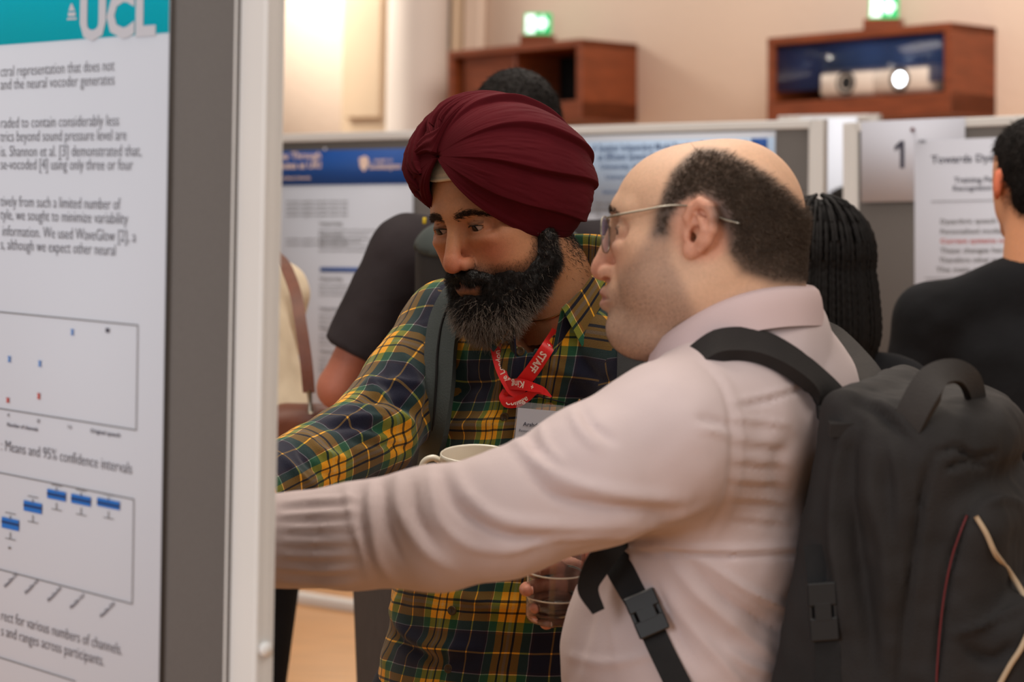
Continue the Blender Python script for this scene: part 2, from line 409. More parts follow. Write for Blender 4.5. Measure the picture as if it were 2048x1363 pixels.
# ---- lettering helper --------------------------------------------------------------------
_tc = {}
def text_mesh(s, bold=0.0):
    k = (s, bold)
    if k not in _tc:
        c = bpy.data.curves.new('lettering', 'FONT'); c.body = s; c.size = 1; c.resolution_u = 2; c.offset = bold
        o = bpy.data.objects.new('lettering', c); COL.objects.link(o); dg = bpy.context.evaluated_depsgraph_get(); dg.update()
        me = bpy.data.meshes.new_from_object(o.evaluated_get(dg)); V = np.empty(len(me.vertices) * 3); me.vertices.foreach_get('co', V)
        F = [list(p.vertices) for p in me.polygons]; bpy.data.objects.remove(o); bpy.data.meshes.remove(me); _tc[k] = (V.reshape(-1, 3), F)
    return _tc[k]
def text_at(s, o, x, y, h, w=None, sq=1.0, bold=0.0, align='l', lift=.0004, warp=None):
    """letters laid on the plane o,x,y; h = size, w = wanted length"""
    V, F = text_mesh(s, bold); V = V.copy()
    if not len(V): return np.zeros((0, 3)), []
    L = V[:, 0].max(); k = (w / L if w else h * sq); a = dict(l=0, c=-.5, r=-1)[align] * L * k
    n = nrm(np.cross(x, y)); q = np.stack([V[:, 0] * k + a, V[:, 1] * h], 1)
    if warp: return warp(q), F
    return np.asarray(o) + q[:, :1] * nrm(x) + q[:, 1:] * nrm(y) + n * lift, F
def text_obj(name, items, mat_, parent, **kw):
    V, F = jp([text_at(*a, **k) for a, k in items]); return mesh_obj(name, V, F, mat_, parent, smooth=False, **kw)
def ball(c, r, n=20): 
    th = np.linspace(0, np.pi, n // 2 + 1); V, F = lathe([(r * math.sin(t) + 1e-6, -r * math.cos(t)) for t in th], n, c); return V, F
SKIN = mat('skin', (1, 1, 1), .52, .07, 260, .0004, 900, sss=.12, vcol=True, spec=.42)
SKIN_HAND = mat('hand_skin', lin(205, 122, 96), .5, .08, 60, .0006, 500, sss=.1)
HAIR_B = mat('short_dark_hair', lin(84, 68, 56), .55, .25, 60, spec=.35)
BEARD = mat('black_beard_hair', lin(24, 18, 15), .5, .2, 80, spec=.4)
BROWM = mat('dark_brown_brow_hair', lin(64, 46, 36), .6, .2, 80, spec=.2)
GREY_HAIR = mat('grey_beard_hair', lin(150, 136, 124), .5, .2, 80)
DKHAIR = mat('dark_hair', lin(22, 17, 15), .7, .35, 60, .002, 180, spec=.15)
EYEW = mat('eye_white', lin(176, 156, 146), .25, .04, 60, spec=.5)
IRIS = mat('dark_brown_iris', lin(24, 13, 8), .18, 0, spec=.35)
def plaid_mat():
    m, nt, b = new_mat('tartan_flannel'); uv = nd(nt, 'ShaderNodeUVMap', uv_map='uv'); sp = nd(nt, 'ShaderNodeSeparateXYZ')
    nz = nd(nt, 'ShaderNodeTexNoise', i_Scale=14.0, i_Detail=2.0); nt.links.new(uv.outputs[0], nz.inputs['Vector'])
    of = nd(nt, 'ShaderNodeVectorMath', operation='MULTIPLY_ADD'); of.inputs[1].default_value = (.006, .006, 0); nt.links.new(nz.outputs['Color'], of.inputs[0]); nt.links.new(uv.outputs[0], of.inputs[2]); nt.links.new(of.outputs[0], sp.inputs[0])
    navy = lin(20, 22, 44); must = lin(236, 162, 26); grn = lin(30, 82, 58); blk = (.004, .004, .006); wht = lin(196, 190, 176); yl = lin(226, 164, 60); mw = lin(226, 176, 96); plum = lin(40, 24, 42)
    q = lambda c: tuple(max(v, 0) ** .25 for v in c) + (1,)
    # period measured from the middle of the mustard band
    st = [(0, mw), (.018, must), (.052, blk), (.078, must), (.160, must), (.1605, grn), (.168, grn), (.262, wht), (.272, plum), (.30, navy), (.492, yl), (.510, navy), (.70, plum), (.730, wht), (.740, grn), (.838, must), (.924, blk), (.950, must), (.984, mw)]
    outs = []
    for ax in ('X', 'Y'):
        fr = nd(nt, 'ShaderNodeMath', operation='MULTIPLY'); fr.inputs[1].default_value = 1 / .120; nt.links.new(sp.outputs[ax], fr.inputs[0])
        ff = nd(nt, 'ShaderNodeMath', operation='FRACT'); nt.links.new(fr.outputs[0], ff.inputs[0])
        r = nd(nt, 'ShaderNodeValToRGB'); r.color_ramp.interpolation = 'CONSTANT'; el = r.color_ramp.elements
        while len(el) < len(st): el.new(.5)
        for e, (p, c) in zip(el, st): e.position = p
        for e, (p, c) in zip(el, st): e.color = q(c)
        nt.links.new(ff.outputs[0], r.inputs[0]); outs.append(r.outputs[0])
    mx = nd(nt, 'ShaderNodeVectorMath', operation='ADD'); nt.links.new(outs[0], mx.inputs[0]); nt.links.new(outs[1], mx.inputs[1])
    hf = nd(nt, 'ShaderNodeVectorMath', operation='SCALE'); hf.inputs['Scale'].default_value = .5; nt.links.new(mx.outputs[0], hf.inputs[0])
    sq = nd(nt, 'ShaderNodeVectorMath', operation='MULTIPLY'); nt.links.new(hf.outputs[0], sq.inputs[0]); nt.links.new(hf.outputs[0], sq.inputs[1])
    s4 = nd(nt, 'ShaderNodeVectorMath', operation='MULTIPLY'); nt.links.new(sq.outputs[0], s4.inputs[0]); nt.links.new(sq.outputs[0], s4.inputs[1]); sq = s4
    n2 = nd(nt, 'ShaderNodeTexNoise', i_Scale=900.0, i_Detail=1.0); nt.links.new(uv.outputs[0], n2.inputs['Vector'])
    mr = nd(nt, 'ShaderNodeMapRange'); mr.inputs[3].default_value = .8; mr.inputs[4].default_value = 1.2; nt.links.new(n2.outputs[0], mr.inputs[0])
    s2 = nd(nt, 'ShaderNodeVectorMath', operation='SCALE'); nt.links.new(sq.outputs[0], s2.inputs[0]); nt.links.new(mr.outputs[0], s2.inputs['Scale'])
    nt.links.new(s2.outputs[0], b.inputs['Base Color']); b.inputs['Roughness'].default_value = .85; b.inputs['Sheen Weight'].default_value = .15; b.inputs['Specular IOR Level'].default_value = .25
    bp = nd(nt, 'ShaderNodeBump'); bp.inputs['Distance'].default_value = .0004; nt.links.new(n2.outputs[0], bp.inputs['Height']); nt.links.new(bp.outputs[0], b.inputs['Normal'])
    return m
PLAID = plaid_mat()
PINK = mat('pale_pink_cotton', lin(194, 176, 175), .8, .035, 14, .0003, 700, sheen=.15, spec=.25)
PINK2 = mat('pink_placket', lin(200, 176, 175), .8, .035, 14, .0003, 700, spec=.25)
PINKSTR = mat('striped_pink_cotton', lin(212, 194, 194), .8, .16, 60, .0004, 500, stretch=(.12, 1, 1.6), spec=.25)
MAROON = mat('maroon_muslin', lin(82, 17, 26), .9, .10, 25, .00018, 1400, spec=.12)
PATKA = mat('cream_cotton', lin(222, 206, 180), .85, .05, 40, .0003, 600)
BLKCLOTH = mat('black_cotton', lin(24, 24, 27), .9, .25, 12, .0008, 90, spec=.2)
DKSHIRT = mat('faded_black_cotton', lin(44, 38, 40), .9, .2, 10, .001, 60, spec=.2)
GREYTROU = mat('grey_ribbed_cloth', lin(66, 58, 54), .9, .12, 30, .001, 100, stretch=(6, 6, .5))
CREAM = mat('cream_knit', lin(226, 208, 180), .9, .06, 20, .001, 80)
DENIM = mat('dark_trouser_cloth', lin(28, 30, 40), .9, .1, 30)
LEATHER = mat('brown_leather', lin(100, 50, 27), .5, .2, 30, .0006, 150)
PACK = mat('black_pack_fabric', lin(34, 30, 29), .82, .22, 18, .0006, 420, spec=.35)
PACK2 = mat('grey_pack_fabric', lin(52, 48, 46), .85, .15, 20, .0006, 420, spec=.3)
WEB = mat('black_webbing', lin(26, 25, 26), .8, .2, 60, .0005, 500, spec=.3)
STRAPG = mat('grey_green_strap', lin(66, 74, 74), .8, .1, 30, .0005, 400)
PLASTIC = mat('black_plastic', lin(24, 24, 26), .42, .05, 40, spec=.5)
REDP = mat('dark_red_piping', lin(96, 18, 22), .6, .1, 60)
CORD = mat('beige_cord', lin(176, 152, 124), .7, .1, 80)
RED = mat('red_lanyard_satin', lin(226, 22, 24), .45, .06, 60, .0002, 900, spec=.5)
WHITEP = mat('white_print', lin(240, 214, 200), .7, 0)
METAL = mat('gunmetal_wire', lin(150, 142, 128), .3, .05, 60, metal=.9)
LENS = mat('spectacle_lens', lin(150, 140, 190), .06, 0, alpha=.30)
GLASS = mat('drinking_glass', (.97, .98, .97), .01, 0, trans=1, ior=1.45)
WATER = mat('water', (.98, .98, .97), .0, 0, trans=1, ior=1.33)
CERAM = mat('white_glazed_ceramic', lin(232, 224, 206), .15, .02, 20, coat=.5)
BUTTON = mat('brown_button', lin(74, 56, 30), .35, .15, 200)
ALU = mat('white_aluminium', lin(216, 214, 212), .38, .02, 8, spec=.5)
FELT = mat('grey_felt', lin(104, 98, 95), .95, .05, 300, .0005, 900, spec=.1)
PAPER = mat('white_poster_paper', lin(192, 194, 204), .55, .01, 5, spec=.35)
PAPER2 = mat('white_paper', lin(202, 203, 215), .7, .01, 5)
TEAL = mat('teal_print', lin(0, 184, 214), .7, .01, 5, spec=.15)
INK = mat('dark_ink', lin(66, 66, 82), .7, 0)
INKG = mat('grey_ink', lin(110, 108, 110), .7, 0)
BLUEBOX = mat('blue_print', lin(16, 104, 190), .6, 0)
NAVYP = mat('navy_print', lin(6, 44, 96), .6, 0)
LBLUE = mat('light_blue_print', lin(90, 140, 205), .6, 0)
REDPR = mat('red_print', lin(190, 70, 60), .6, 0)
ROYAL = mat('royal_blue_print', lin(0, 72, 152), .6, .02, 4)
PALEBL = mat('pale_blue_print', lin(176, 198, 226), .6, .03, 4)
WALLM = mat('cream_plaster', lin(232, 212, 196), .85, .03, 1.5, .002, 20)
WALLG = mat('stone_plaster', lin(216, 206, 200), .8, .03, 2)
TRIMM = mat('tan_panelling', lin(214, 192, 166), .7, .04, 3)
WOOD = mat('mahogany_veneer', lin(126, 64, 36), .4, .25, 6, stretch=(1, 1, 6), spec=.4)
DARKIN = mat('dark_cabinet_lining', lin(20, 16, 15), .8, .1, 10)
FLOORM = mat('honey_parquet', lin(200, 146, 92), .32, .18, 3, stretch=(1, 5, 1), spec=.5)
PROJW = mat('white_projector_plastic', lin(220, 208, 198), .4, .02, 20)
LAMPW = mat('projector_lamp_glow', (1, 1, 1), .5, 0, emit=(.85, .93, 1), estr=9)
BLUEGLARE = mat('blue_glare_glass', (.02, .05, .16), .12, .6, 3, alpha=.5)  # bluish pane, blue reflections put into its patchy colour
SIGNG = mat('green_sign_glow', lin(40, 190, 110), .5, 0, emit=lin(40, 180, 110), estr=.7)
SIGNW = mat('white_sign_glow', (1, 1, 1), .5, 0, emit=(.78, 1, .95), estr=1.5)
# ================================================================== hall shell
def struct(name, V, F, m, **kw): return mesh_obj(name, V, F, m, smooth=False, kind='structure', **kw)
V, F = obox((0, 9, -.05), I3, (9, 13, .05)); struct('floor', V, F, FLOORM)
wd_ = nrm(np.array([-1, 1, 0])); wn = nrm(np.array([-1, -1, 0]))        # back wall runs obliquely, normal towards the hall
wp = np.array([2.06, 13.0, 0]) - wn * .30
WA3 = np.stack([wd_, wn, (0, 0, 1)], 1)
V, F = obox(wp + wd_ * .5 + (0, 0, 3) - wn * .1, WA3, (7.5, .1, 3)); struct('wall_back', V, F, WALLM)
def wall_t(px):                                                  # distance along the wall where a pixel column meets it
    k = (px - 1024) / FPX; return (wp[0] - k * wp[1]) / (k * wd_[1] - wd_[0])
def pil(name, x0, x1, dep, m, z0=0, z1=6, **kw):
    a, b = wall_t(x0), wall_t(x1); c = wp + wd_ * (a + b) / 2 + wn * dep / 2; V, F = obox(c + (0, 0, (z0 + z1) / 2), WA3, (abs(a - b) / 2, dep / 2, (z1 - z0) / 2), .01); return struct(name, V, F, m, **kw)
pil('pilaster', 838, 738, .30, TRIMM)
a, b = wall_t(755), wall_t(822); V, F = obox(wp + wd_ * (a + b) / 2 + wn * .31 + (0, 0, 3.9), WA3, (abs(a - b) / 2, .02, 1.72), .012); struct('pilaster_panel', V, F, TRIMM)
t = wall_t(872); V, F = lathe([(.24, 0), (.24, .2), (.20, .25), (.20, 6)], 36, wp + wd_ * t + wn * .22); struct('column', V, F, WALLG)
pil('trim_1', 918, 908, .10, TRIMM); pil('trim_2', 958, 925, .06, WALLM)
# daylight and lamp wash on the back wall
_w = wp + wd_ * wall_t(600); area('wall_washer', tuple(_w + wn * 1.1 + (0, 0, 4.0)), tuple(_w + wn * .0 + (0, 0, 2.8)), .9, 110, (1.0, .90, .76))
# ---- timber projector housings with exit signs --------------------------------------------
def housing(px0, px1, yt, yb, dep, label, lit, sgn):
    a, b = wall_t(px0), wall_t(px1); w = abs(a - b); c0 = wp + wd_ * (a + b) / 2 + wn * dep; Y = c0[1]
    zt = W((px0 + px1) / 2, yt, Y)[2]; zb = W((px0 + px1) / 2, yb, Y)[2]; h = zt - zb; c = c0 + (0, 0, (zt + zb) / 2)
    r = empty('projector_cabinet', tuple(map(float, c0 + (0, 0, zb))), label, 'cabinet'); T = .045; tb_ = .055
    rot = -.035; A2 = np.stack([wd_ * math.cos(rot) + np.array([0, 0, math.sin(rot)]), wn, -wd_ * math.sin(rot) + np.array([0, 0, math.cos(rot)])], 1)
    L = lambda x, y, z: c + A2 @ np.array([x, y, z])
    for nme, p, hs in (('top_panel', (0, -dep / 2, h / 2 - T / 2), (w / 2, dep / 2, T / 2)), ('bottom_panel', (0, -dep / 2, -h / 2 + tb_), (w / 2, dep / 2, tb_)), ('side_panel', (w / 2 - T / 2, -dep / 2, 0), (T / 2, dep / 2 - .002, h / 2 - .001)), ('side_panel', (-w / 2 + T / 2, -dep / 2, 0), (T / 2, dep / 2 - .002, h / 2 - .001))):
        V, F = obox(L(*p), A2, hs, .004); mesh_obj(nme, V, F, WOOD, r, smooth=False)
    V, F = obox(L(0, -dep + .01, 0), A2, (w / 2 - T, .008, h / 2 - T)); mesh_obj('back_panel', V, F, DARKIN, r, smooth=False)
    return r, L, A2, w, h
hR, LR, AR, wR, hR_ = housing(1975, 1612, 62, 238, .42, 'mahogany wall cabinet holding two projectors behind glass coloured with blue glare', True, 1)
hL, LL, AL, wL, hL_ = housing(1262, 996, 92, 248, .50, 'empty mahogany cabinet high on the wall behind the turban', False, 0)
V, F = obox(LL(wL * .22, -.25, .05), AL, (wL * .20, .2, hL_ * .33), .01); mesh_obj('inner_divider', V, F, WOOD, hL, smooth=False)
V, F = obox(LR(0, -.03, .07), AR, (wR / 2 - .05, .004, hR_ / 2 - .10)); mesh_obj('glass_front', V, F, BLUEGLARE, hR, smooth=False)
for i, (px, lit) in enumerate(((1763, 0), (1877, 1))):
    t = wall_t(px) - (wall_t(1975) + wall_t(1612)) / 2; p = LR(t * .93, -.15, -hR_ / 2 + .11 + .085)
    r = empty('projector', tuple(map(float, p - (0, 0, .1))), ('white projector with its lamp shining, in the right wall cabinet', 'white projector with dark lens, unlit, in the wall cabinet')[1 - lit], 'projector')
    V, F = obox(p, AR, (.200, .13, .078), .03); mesh_obj('casing', V, F, PROJW, r)
    yx = np.stack([AR[:, 0], AR[:, 2], AR[:, 1] * 1], 1)
    V, F = lathe([(.062, 0), (.062, .02), (.052, .024), (.05, .006), (1e-4, .006)], 28, p + AR[:, 1] * .118, yx); mesh_obj('lens_ring', V, F, PLASTIC, r)
    V, F = lathe([(.044, .010), (.03, .014), (1e-4, .016)], 28, p + AR[:, 1] * .118, yx); mesh_obj('lens', V, F, LAMPW if lit else PLASTIC, r)
    for s in (1, -1):
        V, F = lathe([(.040, .0), (.040, .006), (.02, .008), (1e-4, .008)], 20, p + AR[:, 1] * .118 + AR[:, 0] * s * .115, yx); mesh_obj('vent', V, F, FELT, r)
def exit_sign(px, py, L, A2, h, label, hh):
    t = wall_t(px) - (wall_t(1975) + wall_t(1612)) / 2 if px > 1500 else wall_t(px) - (wall_t(1262) + wall_t(996)) / 2
    zc = h / 2; b = L(t, -.2, zc); r = empty('exit_sign', tuple(map(float, b)), label, 'sign'); fx = nrm(np.cross(wn + (0, -.8, 0), (0, 0, 1))); fn = nrm(np.cross(fx, (0, 0, 1))); fn = fn if fn[1] < 0 else -fn; fx = np.cross((0, 0, 1), fn) * 1.0
    A3 = np.stack([fx, fn, (0, 0, 1)], 1)
    V, F = obox(b + (0, 0, .035), A3, (.10, .05, .035), .004); mesh_obj('mount', V, F, WOOD, r, smooth=False)
    c = b + np.array([0, 0, .07 + hh / 2]); V, F = obox(c, A3, (hh * .63, .02, hh / 2), .004); mesh_obj('lightbox', V, F, SIGNG, r, smooth=False)
    f = c + fn * .0215; pcs = []
    def P2(pts): return (np.array([f + fx * x * hh + np.array([0, 0, z * hh]) for x, z in pts]), [list(range(len(pts)))])
    pcs.append(P2([(-.54, -.40), (-.08, -.40), (-.08, .42), (-.54, .42)])); pcs.append(P2([(.02, -.20), (.26, -.20), (.26, -.36), (.58, .04), (.26, .44), (.26, .26), (.02, .26)]))
    V, F = jp(pcs); mesh_obj('pictogram', V, F, SIGNW, r, smooth=False)
    m2 = [P2([(-.36, .16), (-.28, .16), (-.28, .26), (-.36, .26)]), P2([(-.40, -.06), (-.26, -.02), (-.25, .12), (-.38, .12)]), P2([(-.44, -.30), (-.38, -.30), (-.30, -.04), (-.38, -.04)]), P2([(-.32, -.04), (-.18, -.22), (-.14, -.18), (-.26, 0)])]
    V, F = jp(m2); mesh_obj('running_figure', np.asarray(V) + fn * .001, F, SIGNG, r, smooth=False)
exit_sign(1798, 25, LR, AR, hR_, 'green and white exit sign on the cabinet holding projectors', .125)
exit_sign(1130, 70, LL, AL, hL_, 'green and white exit sign on the empty cabinet', .135)

# ================================================================== display boards
def board(TL_, TR_, H, name, label, group=None, post=.045, thick=.03, panel_mat=None, foot=True):
    x = nrm(TR_ - TL_); up = nrm(np.array([0, 0, 1.]) - x * x[2]); n = np.cross(x, up); ax = np.stack([x, n, up], 1); w = np.linalg.norm(TR_ - TL_)
    g = TL_ - up * H
    r = empty(name, (float((TL_[0] + TR_[0]) / 2), float((TL_[1] + TR_[1]) / 2), 0), label, 'display board', group)
    c = (TL_ + TR_) / 2 - up * H / 2
    V, F = obox(c, ax, (w / 2 - post * .9, thick * .30, H / 2 - post * .5)); mesh_obj('felt_panel', V, F, FELT, r, smooth=False)
    for s, nm in ((1, 'top_rail'), (-1, 'bottom_rail')):
        V, F = obox(c + up * s * (H / 2 - .0125), ax, (w / 2 - post * .8, thick / 2, .0125), .003); mesh_obj(nm, V, F, ALU, r, smooth=False)
    for s in (1, -1):
        e = c + x * s * (w / 2 - post / 2); bot = e[2] / up[2]
        q = e - up * (bot - H / 2) / 2; hh = (bot + H / 2) / 2
        pcs = [obox(q, ax, (post / 2, thick / 2 - .002, hh)), obox(q + x * s * post * .30, ax, (post * .2, thick / 2, hh), .003), obox(q - x * s * post * .38, ax, (post * .11, thick / 2, hh), .002)]
        V, F = jp(pcs); mesh_obj('post', V, F, ALU, r, smooth=False)
        V, F = obox((q[0], q[1], .012), np.stack([x, n, (0, 0, 1)], 1), (.03, .24, .012), .004); mesh_obj('foot', V, F, ALU, r, smooth=False)
    return r, x, up, n, TL_, thick
# foreground board, running away to the left
fx_ = np.array([.653, -.757, 0]); fx_ = nrm(fx_); fn_ = np.cross(fx_, (0, 0, 1.)); p_edge = W(520, 681, 2.10)
def fb(px, py, lift=0.0):
    d = nrm(W(px, py, 2) - CAM); t = ((p_edge + fn_ * lift - CAM) @ fn_) / (d @ fn_); return CAM + d * t
zt = 2.02; TRf = np.array([p_edge[0], p_edge[1], zt]) - fn_ * .011; TLf = TRf - fx_ * 1.05
fbr, _, _, _, _, _ = board(TLf, TRf, 1.62, 'display_board', 'nearest display board, grey felt in white frame, at the left edge', post=.050, thick=.022)
# groove strip and round cap on the post
V, F = obox(TRf - fx_ * .0405 - (0, 0, 1.0) + fn_ * .0115, np.stack([fx_, fn_, (0, 0, 1.)], 1), (.0012, .0012, 1.0)); mesh_obj('groove', V, F, FELT, fbr, smooth=False)
kc = np.array([TRf[0], TRf[1], 0]) + (0, 0, W(540, 1300, 2.1)[2]) + fx_ * .0005; V, F = lathe([(.0065, 0), (.0065, .003), (.005, .0048), (1e-4, .0055)], 24, kc, np.stack([fn_, (0, 0, 1.), fx_], 1)); mesh_obj('cap_screw', V, F, ALU, fbr)
# ---- poster on it
pr_ = fb(333, 681, .001); po = empty('poster', tuple(map(float, pr_)), 'white research poster with teal university header on the nearest board', 'poster')
axf = np.stack([fx_, fn_, (0, 0, 1.)], 1); pw = .86; c = np.array([pr_[0], pr_[1], 1.33]) - fx_ * pw / 2 + fn_ * .0022
V, F = obox(c, axf, (pw / 2, .0006, .66)); mesh_obj('sheet', V, F, PAPER, po, smooth=False)
zte = fb(345, 66)[2]; V, F = obox(np.array([c[0], c[1], (zte + 1.99) / 2]) + fn_ * .0009, axf, (pw / 2, .0003, (1.99 - zte) / 2)); mesh_obj('header', V, F, TEAL, po, smooth=False)
UPZ = np.array([0, 0, 1.]); LF = .0052
def fline(s, x0, x1, y, h=.0160, bold=-.010, yl=None):
    """text between two pixel columns, baseline through pixel row y at its right end"""
    b = fb(x1, y, LF); a = fb(x0, y, LF); w = np.linalg.norm((a - b)[:2]); return ((s, b, fx_, UPZ, h), dict(w=w, align='r', bold=bold, lift=0))
ink = [fline('ctral representation that does not', 0, 228, 141), fline('and the neural vocoder generates', 0, 228, 169),
       fline('raded to contain considerably less', 0, 237, 251), fline('trics beyond sound pressure level are', 0, 252, 280), fline('is. Shannon et al. [3] demonstrated that,', 0, 282, 312), fline('se-vocoded [4] using only three or four', 0, 265, 340),
       fline('tively from such a limited number of', 0, 240, 419), fline('tyle, we sought to minimize variability', 0, 255, 448), fline('information. We used WaveGlow [2], a', 3, 271, 484), fline('s, although we expect other neural', 0, 230, 511),
       fline(': Means and 95% confidence intervals', 0, 263, 948), fline('rect for various numbers of channels.', 0, 243, 1310), fline('s and ranges across participants.', 0, 207, 1332),
       fline('Original speech', 180, 240, 874, .0055, .02), fline('Number of channels', 13, 75, 862, .0055, .02), fline('4', 13, 18, 834, .006), fline('8', 73, 79, 846, .006), fline('16', 133, 143, 858, .006)]
V, F = jp([text_at(*a, **k) for a, k in ink]); mesh_obj('lettering', V, F, INK, po, smooth=False, kind='stuff')
a, b = fb(158, 74, LF), fb(311, 66, LF); V, F = jp([text_at('UCL', a - UPZ * .0015, fx_, UPZ, .056, w=np.linalg.norm((a - b)[:2]), bold=.045, lift=0)])
mesh_obj('university_letters', V, F, PAPER, po, smooth=False)
def fpoly(px): return np.array([fb(x, y, LF) for x, y in px])
pcs = [(fpoly(((134, 40), (153, 39), (153, 35), (134, 36))), [[0, 1, 2, 3]]), (fpoly(((136, 33), (151, 32), (151, 24), (136, 25))), [[0, 1, 2, 3]]), (fpoly(((137, 22), (150, 21), (147, 14), (144, 7), (142, 7), (139, 15))), [[0, 1, 2, 3, 4, 5]])]
V, F = jp(pcs); mesh_obj('dome_emblem', V, F, PAPER, po, smooth=False)
def fbar(x0, z0, x1, z1, t=.0008):
    """thin printed line between two board points"""
    a, b = np.asarray(x0), np.asarray(x1); d = nrm(b - a); s = np.cross(d, fn_) * t / 2 * 1.2; return (np.array([a - s, b - s, b + s, a + s]), [[0, 1, 2, 3]])
def frame_px(xl, xr, yt, yb):
    tr, br = fb(xr, yt, LF), fb(xr, yb, LF); br = np.array([tr[0], tr[1], br[2]]); l = fb(xl, yt, LF); tl, bl = np.array([l[0], l[1], tr[2]]), np.array([l[0], l[1], br[2]])
    return [fbar(tl, 0, tr, 0, .0011), fbar(tr, 0, br, 0, .0011), fbar(bl, 0, br, 0, .0011)]
pcs = frame_px(-60, 275, 650, 860) + frame_px(-60, 267, 998, 1208); e1, e2 = fb(150, 1362, LF), fb(-60, 1362, LF); e2[2] = e1[2]; pcs.append(fbar(e2, 0, e1, 0, .0011))
V, F = jp(pcs); mesh_obj('chart_frame', V, F, INKG, po, smooth=False, kind='stuff')
def fbox(x0, x1, y0, y1):
    """printed rectangle, level on the board; rows read at its right edge"""
    tr, br = fb(x1, y0, LF + .0002), fb(x1, y1, LF + .0002); l = fb(x0, y0, LF + .0002); return (np.array([[l[0], l[1], br[2]], [tr[0], tr[1], br[2]], [tr[0], tr[1], tr[2]], [l[0], l[1], tr[2]]]), [[0, 1, 2, 3]])
bxs = [(3, 37, 1040, 1062), (47, 83, 1007, 1028), (94, 131, 984, 1003), (142, 181, 994, 1013), (194, 239, 1003, 1020)]
V, F = jp([fbox(*q) for q in bxs]); mesh_obj('chart_boxes', V, F, BLUEBOX, po, smooth=False)
V, F = jp([fbox(x0, x1, y0 + 7, y0 + 12) for x0, x1, y0, y1 in bxs]); V = np.asarray(V) + fn_ * .0003; mesh_obj('median_bars', V, F, NAVYP, po, smooth=False, kind='stuff')
pcs = []
for x0, x1, y0, y1 in bxs:
    m = (x0 + x1) / 2; pcs += [fbox(m - 10, m + 10, y0 - 13, y0 - 11), fbox(m - 10, m + 10, y1 + 17, y1 + 19), fbox(m - 1, m + .6, y1 + 2, y1 + 16), fbox(m - 1, m + .6, y0 - 10, y0)]
pcs += [fbox(16, 20, 1093, 1098)]
V, F = jp(pcs); mesh_obj('whiskers', V, F, INKG, po, smooth=False, kind='stuff')
def ibar(x, y, h=6): return [fbox(x - 3, x + 3, y - h, y - h + 2), fbox(x - 3, x + 3, y + h - 2, y + h), fbox(x - 2, x + 2, y - h, y + h)]
V, F = jp(ibar(144, 664) + ibar(18, 718) + ibar(79, 727)); mesh_obj('blue_markers', V, F, LBLUE, po, smooth=False, kind='stuff')
V, F = jp(ibar(15, 800, 5) + ibar(77, 792)); mesh_obj('red_markers', V, F, REDPR, po, smooth=False, kind='stuff')
V, F = jp([fbox(211, 218, 656, 665)]); mesh_obj('dark_marker', V, F, INK, po, smooth=False)
dg_ = nrm(fx_ * .92 + UPZ * .62); dy_ = nrm(np.cross(fn_, dg_)); dy_ = dy_ if dy_[2] > 0 else -dy_
V, F = jp([text_at('WaveGlow %s ch' % k, fb(x, y, LF), dg_, dy_, .0062, w=.030, align='r', bold=.02, lift=0) for k, x, y in (('1', -4, 1134), ('2', 34, 1150), ('4', 76, 1163), ('8', 122, 1178), ('16', 168, 1192), ('20', 229, 1209))])
mesh_obj('axis_labels', V, F, INK, po, smooth=False, kind='stuff')
# ---- far boards
b1 = W(520, 270, 7.66); b2 = W(1652, 238, 6.6)
B1 = board(b1, b2, 1.38, 'display_board', 'long grey display board with white rail behind the two men', 'far display boards')
b3 = W(1690, 246, 6.52); b4 = W(2380, 217, 6.00)
B2 = board(b3, b4, 1.40, 'display_board', 'display board at the right under the projector cabinet', 'far display boards')
b5 = W(1560, 232, 9.4); b6 = W(1760, 228, 9.1)
B3 = board(b5, b6, 1.30, 'display_board', 'farthest board glimpsed through the gap between two boards', 'far display boards')
def on_board(B, px, py, lift=.018):
    r, x, up, n, o, th = B; d = nrm(W(px, py, 3) - CAM); q = o + n * lift; t = ((q - CAM) @ n) / (d @ n); return CAM + d * t
def sheet(B, px, py, w, h, m, parent, name, lift=.017, th=.0008, right=False):
    r, x, up, n, o, _ = B; c = on_board(B, px, py, lift) + (-1 if right else 1) * x * w / 2 - up * h / 2; V, F = obox(c, np.stack([x, n, up], 1), (w / 2, th / 2, h / 2)); mesh_obj(name, V, F, m, parent, smooth=False); return c
def btext(B, rows, m, parent, name='lettering', lift=.020, **kw):
    r, x, up, n, o, _ = B; pcs = []
    for s, px, py, h, w in rows: pcs.append(text_at(s, on_board(B, px, py, lift), x, up, h, w=w, lift=0, bold=.02))
    V, F = jp(pcs); return mesh_obj(name, V, F, m, parent, smooth=False, kind='stuff', **kw)
def psize(B, p, q): return float(np.linalg.norm(on_board(B, *p) - on_board(B, *q)))
p1 = empty('poster', tuple(map(float, on_board(B1, 700, 700))), 'white poster with royal blue header left of the turban', 'poster')
w = psize(B1, (470, 300), (826, 300)); sheet(B1, 826, 297, w, 1.12, PAPER, p1, 'sheet', right=True); sheet(B1, 826, 296, w, psize(B1, (700, 296), (700, 366)), ROYAL, p1, 'header', lift=.019, right=True)
btext(B1, [('Sciences Through', 520, 319, .030, .24), ('(Attributes at UKI', 520, 338, .030, .24), ('Institute of Sound, University', 540, 359, .013, .16), ('UNIVERSITY OF', 747, 324, .012, .07), ('Southampton', 738, 338, .026, .12)], WHITEP, p1, lift=.021)
q = [on_board(B1, x, y, .021) for x, y in ((718, 316), (730, 311), (737, 316), (737, 330), (728, 343), (720, 334))]; mesh_obj('shield_emblem', q, [list(range(6))[::-1]], WHITEP, p1, smooth=False)
sheet(B1, 640, 534, .22, .014, ROYAL, p1, 'blue_bar', lift=.019)
rows = []; g = np.random.default_rng(4)
for i, y in enumerate(list(range(405, 440, 9)) + [480, 490]): rows.append(('automatic recognition of spoken words in noise', 572, y, .010, .24))
